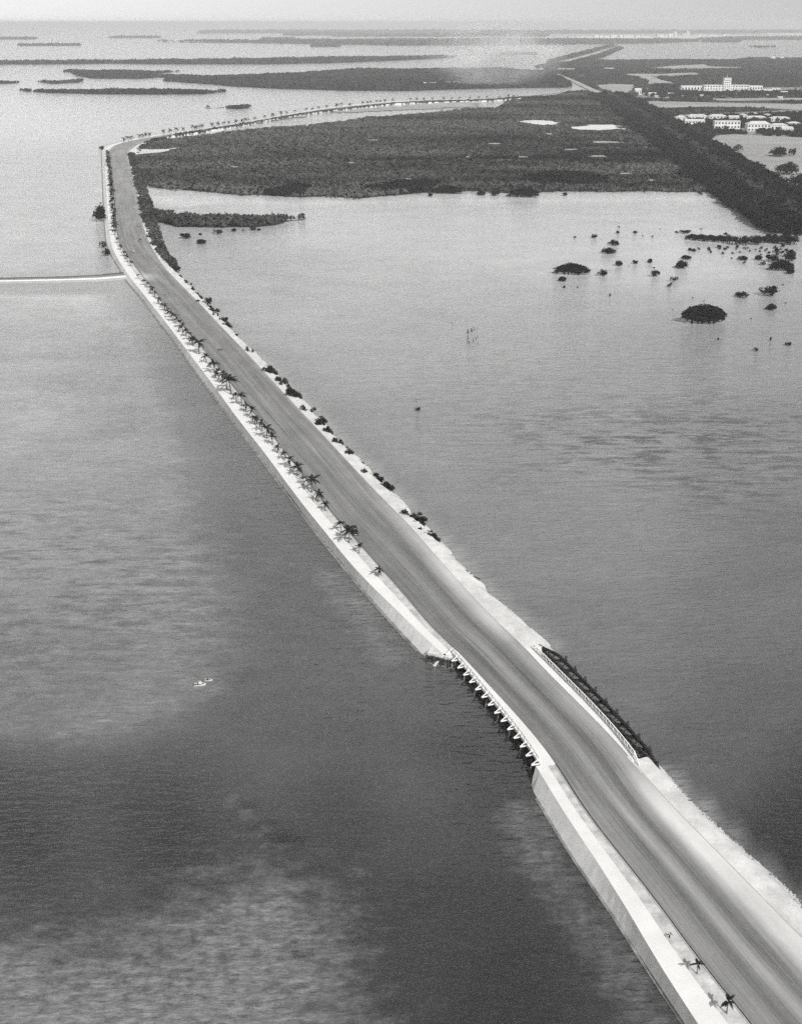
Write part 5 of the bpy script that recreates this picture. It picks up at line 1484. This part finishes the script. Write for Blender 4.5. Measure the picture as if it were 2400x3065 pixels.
# the three nearest, below the bridge
c = at(2173, 3033, ZW - .05)
palm(c, 2.5, 'nearest palm, at the bottom edge of the picture beside the kerb', PG, near=True, wide=0.95, fronds=8)
c = at(2085, 2915, ZW - .05)
palm(c, 1.9, 'small palm near the bottom, just above the nearest one', PG, near=True, wide=1.15, fronds=6)
c = at(2004, 2809, ZW - .05)
palm(c, 0.95, 'tiny pale palm seedling on the near promenade', PG, near=True, wide=1.1, fronds=4)

# ------------------------------------------------------------------ cars
def ring(x, w, z0, z1, n=14, p=3.2):
    out = []
    for k in range(n):
        t = 2 * math.pi * (k + 0.5) / n
        cx, sx = math.cos(t), math.sin(t)
        out.append((x, w / 2 * math.copysign(abs(cx) ** (2 / p), cx), (z0 + z1) / 2 + (z1 - z0) / 2 * math.copysign(abs(sx) ** (2 / p), sx)))
    return out
def car_meshes(paint):
    ms = []
    b = MB()   # hood, waist and tail; front towards +x
    b.loft([ring(-2.25, 0.7, 0.45, 0.85), ring(-2.1, 1.15, 0.42, 1.0), ring(-1.6, 1.35, 0.4, 1.08), ring(-0.6, 1.4, 0.38, 1.1), ring(0.5, 1.32, 0.38, 1.1), ring(1.1, 1.0, 0.38, 1.08), ring(1.8, 0.72, 0.4, 1.02), ring(2.0, 0.6, 0.42, 0.95), ring(2.06, 0.45, 0.5, 0.85)])
    ms.append(('body', b.mesh('body', paint, True), None))
    r = MB()
    r.loft([ring(-1.75, 0.85, 0.95, 1.12), ring(-1.5, 1.1, 0.95, 1.45), ring(-0.9, 1.24, 0.95, 1.66), ring(0.0, 1.24, 0.95, 1.68), ring(0.5, 1.18, 0.95, 1.6), ring(0.78, 1.08, 0.95, 1.25), ring(0.88, 1.0, 0.95, 1.08)])
    ms.append(('cabin', r.mesh('cabin', paint, True), None))
    g = MB()
    g.poly([(0.565, -0.46, 1.50), (0.80, -0.46, 1.18), (0.80, 0.46, 1.18), (0.565, 0.46, 1.50)])
    ms.append(('windscreen', MB().quad_hull([(0.80, -0.44, 1.2), (0.86, -0.44, 1.2), (0.86, 0.44, 1.2), (0.80, 0.44, 1.2), (0.56, -0.42, 1.54), (0.64, -0.42, 1.54), (0.64, 0.42, 1.54), (0.56, 0.42, 1.54)]).mesh('windscreen', M['window']), None))
    for s in (-1, 1):
        ms.append(('side_window', MB().box((-0.35, s * 0.60, 1.36), (1.35, 0.09, 0.28)).mesh('side_window', M['window']), None))
        for x, L in ((1.35, 0.72), (-1.35, 0.78)):
            f = MB()
            f.loft([[(x + L * math.cos(a) * (0.25 if e in (0, 4) else 1), s * (0.52 + 0.36 * e / 4), 0.42 + (0.46 if e not in (0, 4) else 0.3) * max(0, math.sin(a))) for a in np.linspace(0, math.pi, 9)] for e in range(5)])
            ms.append(('fender', f.mesh('fender', paint, True), None))
            w = MB().tube([(x, s * 0.62, 0.36), (x, s * 0.80, 0.36)], [0.36, 0.36], 16)
            ms.append(('wheel', w.mesh('wheel', M['rubber']), ('hub', MB().tube([(x, s * 0.79, 0.36), (x, s * 0.825, 0.36)], [0.18, 0.15], 12).mesh('hub', M['chrome']))))
        ms.append(('headlight', MB().tube([(1.78, s * 0.52, 0.86), (1.95, s * 0.52, 0.86), (1.99, s * 0.52, 0.86)], [0.07, 0.13, 0.09], 12).mesh('headlight', M['chrome'], True), None))
    ms.append(('bumper', MB().bar((2.28, -0.85, 0.48), (2.28, 0.85, 0.48), 0.10, 0.17).mesh('bumper', M['chrome']), None))
    ms.append(('bumper', MB().bar((-2.38, -0.8, 0.48), (-2.38, 0.8, 0.48), 0.10, 0.16).mesh('bumper', M['chrome']), None))
    ms.append(('grille', MB().box((2.05, 0, 0.74), (0.08, 0.36, 0.4)).mesh('grille', M['chrome']), None))
    return ms
def car(px, py, label, paint, away=False, dlat=None):
    c = at(px, py, ZR)
    s, d = to_sd(c)
    if dlat is not None: c = pos(s, dlat, ZR)
    t = tang(s)
    ang = math.atan2(t[1], t[0]) + (0 if away else math.pi)
    root = tag(empty('car', (c[0], c[1], ZR + 0.01), ang), label, 'car')
    for nm, me, sub in car_meshes(paint):
        o = link(nm, me, root)
        if sub: link(sub[0], sub[1], o)
    return root
car(1052, 1596, 'black sedan parked at the kerb behind a palm, facing the camera', M['carblack'], dlat=1.25)
car(421, 723, 'dark sedan on the right of the road past the side causeway', M['carblack'])
car(400, 754, 'light sedan on the left of the road just past the side causeway', M['cargrey'])
car(416, 677, 'pale grey car furthest away, close to the mangrove hedge', M['carmid'])

def lump(name, px, py, r, label, cat, mat, n=5, z=ZR):
    V, F = [], []
    c = at(px, py, z)
    for i in range(n):
        add_rock(V, F, np.array([random.uniform(-r, r) * 1.1, random.uniform(-r, r) * .6, r * 0.25]), r * random.uniform(.4, .8))
    o = link(name, mesh_np(name, np.array(V), np.array(F), mat)); o.location = (c[0], c[1], z + 0.02)
    return tag(o, label, cat)
lump('debris_heap', 661, 1048, 0.75, 'small dark heap of debris lying on the middle of the road', 'debris', M['darkstone'], 7)
lump('debris_heap', 496, 882, 0.4, 'dark lump on the road just before the side causeway junction', 'debris', M['darkstone'])
lump('debris_heap', 563, 929, 0.35, 'narrow dark lump on the road between the junction and the debris heap', 'debris', M['darkstone'])
lump('debris_heap', 403, 688, 0.4, 'small dark lump on the road left of the pale far car', 'debris', M['darkstone'])
# driftwood at the bend of the right bank above the bridge
for x0, y0, x1, y1, lab in [(1394, 1706, 1402, 1712, 'short dark plank, uppermost of the driftwood on the right bank'), (1390, 1708, 1402, 1722, 'long dark driftwood beam on the right bank'), (1402, 1722, 1410, 1716, 'pale branch leaning off the driftwood beam'), (1416, 1726, 1438, 1734, 'driftwood log at the water below the beam'), (1321, 1695, 1332, 1694, 'thin board lying at the inner edge of the right bank'), (1309, 1637, 1318, 1650, 'thin pole lying across the right bank near the dry bushes'), (2300, 2640, 2330, 2652, 'dark driftwood branch at the water near the bottom right')]:
    a, b = at(x0, y0, 0.95), at(x1, y1, 0.75)
    c = (a + b) / 2
    o = MB().tube([a - c, (a - c) * .3 + [0, 0, .08], b - c], [0.13, 0.15, 0.1], 7).build('driftwood', M['timber'])
    o.location = tuple(c)
    tag(o, lab, 'driftwood')

# ------------------------------------------------------------------ boats, stakes
def boat(px, py, L, ang, label, cover):
    c = at(px, py)
    root = tag(empty('dinghy', (c[0], c[1], 0), ang), label, 'boat', 'dinghies moored off the seawall')
    xs = [-.5, -.3, 0, .25, .42, .5]; ws = [.36, .42, .44, .36, .18, .02]; sh = [.2, .19, .19, .22, .27, .31]
    rings = []
    for x, w, z in zip(xs, ws, sh):
        rings.append([(x * L, -w / 2 * L, z * L), (x * L, -w / 2 * L * .75, -.05 * L), (x * L, w / 2 * L * .75, -.05 * L), (x * L, w / 2 * L, z * L)])
    h = MB(); base = 0
    for r in rings: h.v += r
    for i in range(5):
        for k in range(3):
            a = i * 4 + k
            h.f.append((a, a + 1, a + 5, a + 4))
    h.f.append((0, 3, 2, 1))
    h.build('hull', M['boatwhite'], root)
    MB().poly([(x * L * .96, -w / 2 * L * .92, .10 * L) for x, w in zip(xs, ws)] + [(x * L * .96, w / 2 * L * .92, .10 * L) for x, w in list(zip(xs, ws))[::-1]]).build('floor', M['boatdark'], root)
    g = MB()
    for s in (-1, 1):
        for i in range(5):
            g.bar((xs[i] * L, s * ws[i] / 2 * L, sh[i] * L + .01), (xs[i + 1] * L, s * ws[i + 1] / 2 * L, sh[i + 1] * L + .01), .035 * L, .03 * L)
    g.build('gunwale', M['boatdark'], root)
    for x in (-.3, 0.05): MB().box((x * L, 0, .165 * L), (.08 * L, .36 * L, .02 * L)).build('thwart', M['boatwhite'], root)
    if cover:
        MB().loft([[(-.12 * L, -.16 * L, .20 * L), (.2 * L, -.14 * L, .21 * L), (.2 * L, .14 * L, .21 * L), (-.12 * L, .16 * L, .20 * L)], [(-.08 * L, -.11 * L, .36 * L), (.12 * L, -.09 * L, .36 * L), (.12 * L, .09 * L, .36 * L), (-.08 * L, .11 * L, .36 * L)]]).build('cabin', M['boatwhite'], root)
    else:
        MB().loft([[(-.1 * L, -.08 * L, .17 * L), (.05 * L, -.08 * L, .17 * L), (.05 * L, .08 * L, .17 * L), (-.1 * L, .08 * L, .17 * L)], [(-.07 * L, -.05 * L, .3 * L), (.02 * L, -.05 * L, .3 * L), (.02 * L, .05 * L, .3 * L), (-.07 * L, .05 * L, .3 * L)]]).build('bundle', M['boatdark'], root)
    return root
boat(599, 2051, 2.25, math.radians(8), 'white dinghy with dark gunwale and pale cabin top, the larger moored boat', True)
boat(624, 2037, 1.65, math.radians(4), 'smaller white dinghy moored just behind the one with a cabin', False)
def stake(px, py, hpx, label, r=0.13, lean=-0.2):
    c = at(px, py); h = hpx / ppm(c)
    o = MB().tube([(0, 0, -.5), (lean * h * .5, 0, h * .5), (lean * h, .1, h)], [r, r, r * .8], 7).build('wooden_stake', M['timber'])
    o.location = tuple(c)
    return tag(o, label, 'stake', 'stakes standing in the middle of the lagoon')
for px, py, h, r, lab in [(1353, 970, 8, .12, 'lone short stake up left of the stake cluster'), (1401, 998, 12, .28, 'thick stake, left of the two thick ones in the cluster'), (1412, 993, 10, .28, 'thick stake, right of the two thick ones in the cluster'), (1419, 990, 12, .12, 'thin stake right of the two thick ones'), (1401, 1016, 14, .14, 'longest black stake leaning in the centre of the cluster'),
                          (1399, 1028, 10, .1, 'thin stake at the lower left of the cluster'), (1405, 1029, 9, .15, 'short stake beside the lower left thin one'), (1417, 1023, 10, .12, 'greyish stake at the lower middle of the cluster'), (1425, 1017, 9, .09, 'faint stake right of the greyish one'), (1430, 1011, 9, .09, 'faint stake at the upper right of the cluster'), (1432, 1031, 8, .07, 'faint stake at the lower right of the cluster'),
                          (1247, 1205, 12, .08, 'thin lone pole standing in the lagoon near the road')]:
    stake(px, py, h, lab, r)
clump(1251, 1229, 16, 9, 'small dark drift clump below the thin lone pole', None, None, name='drift_clump')

# ------------------------------------------------------------------ air: haze over the whole place, and the smoke beyond the causeway
def volume_mat(name, dens, col, aniso):
    m = bpy.data.materials.new(name); m.use_nodes = True
    n, l = m.node_tree.nodes, m.node_tree.links
    n.remove(n['Principled BSDF'])
    p = n.new('ShaderNodeVolumePrincipled')
    p.inputs['Color'].default_value = (col, col, col, 1)
    p.inputs['Density'].default_value = dens
    p.inputs['Anisotropy'].default_value = aniso
    l.new(p.outputs[0], n['Material Output'].inputs['Volume'])
    return m, n, l, p
HAZE = 9.0e-5
m, _, _, _ = volume_mat('haze_air', HAZE, 0.95, 0.0)
tag(MB().box((0, 33000, 65), (130000, 86000, 132)).build('haze', m), kind='stuff')

m, n, l, p = volume_mat('smoke_air', 0.0, 0.995, -0.35)
t = n.new('ShaderNodeTexCoord'); g = n.new('ShaderNodeTexGradient'); g.gradient_type = 'SPHERICAL'
l.new(t.outputs['Object'], g.inputs[0])
ns = n.new('ShaderNodeTexNoise'); ns.inputs['Scale'].default_value = 2.0; ns.inputs['Detail'].default_value = 4
l.new(t.outputs['Object'], ns.inputs['Vector'])
f = math_node(n, l, 'SUBTRACT', ns.outputs['Fac'], 0.40)
f = math_node(n, l, 'MAXIMUM', f, 0.0)
f = math_node(n, l, 'MULTIPLY', f, g.outputs['Fac'])
f = math_node(n, l, 'MULTIPLY', f, 0.14)
l.new(f, p.inputs['Density'])
c = at(1490, 262)
kk = ppm(c)
sm = MB()
V = []
o = MB().loft([[(math.cos(a) * math.sin(e), math.sin(a) * math.sin(e), math.cos(e)) for a in np.linspace(0, 2 * math.pi, 16, endpoint=False)] for e in np.linspace(0.02, math.pi - .02, 10)]).build('smoke', m)
import bmesh
bm = bmesh.new(); bm.from_mesh(o.data); bmesh.ops.recalc_face_normals(bm, faces=bm.faces); bm.to_mesh(o.data); bm.free()
o.location = (c[0] - 5, c[1] + 30, 57)
o.scale = (235 / kk, 70, 66)
tag(o, 'pale drifting smoke rising behind the far end of the causeway', 'smoke', kind='stuff')
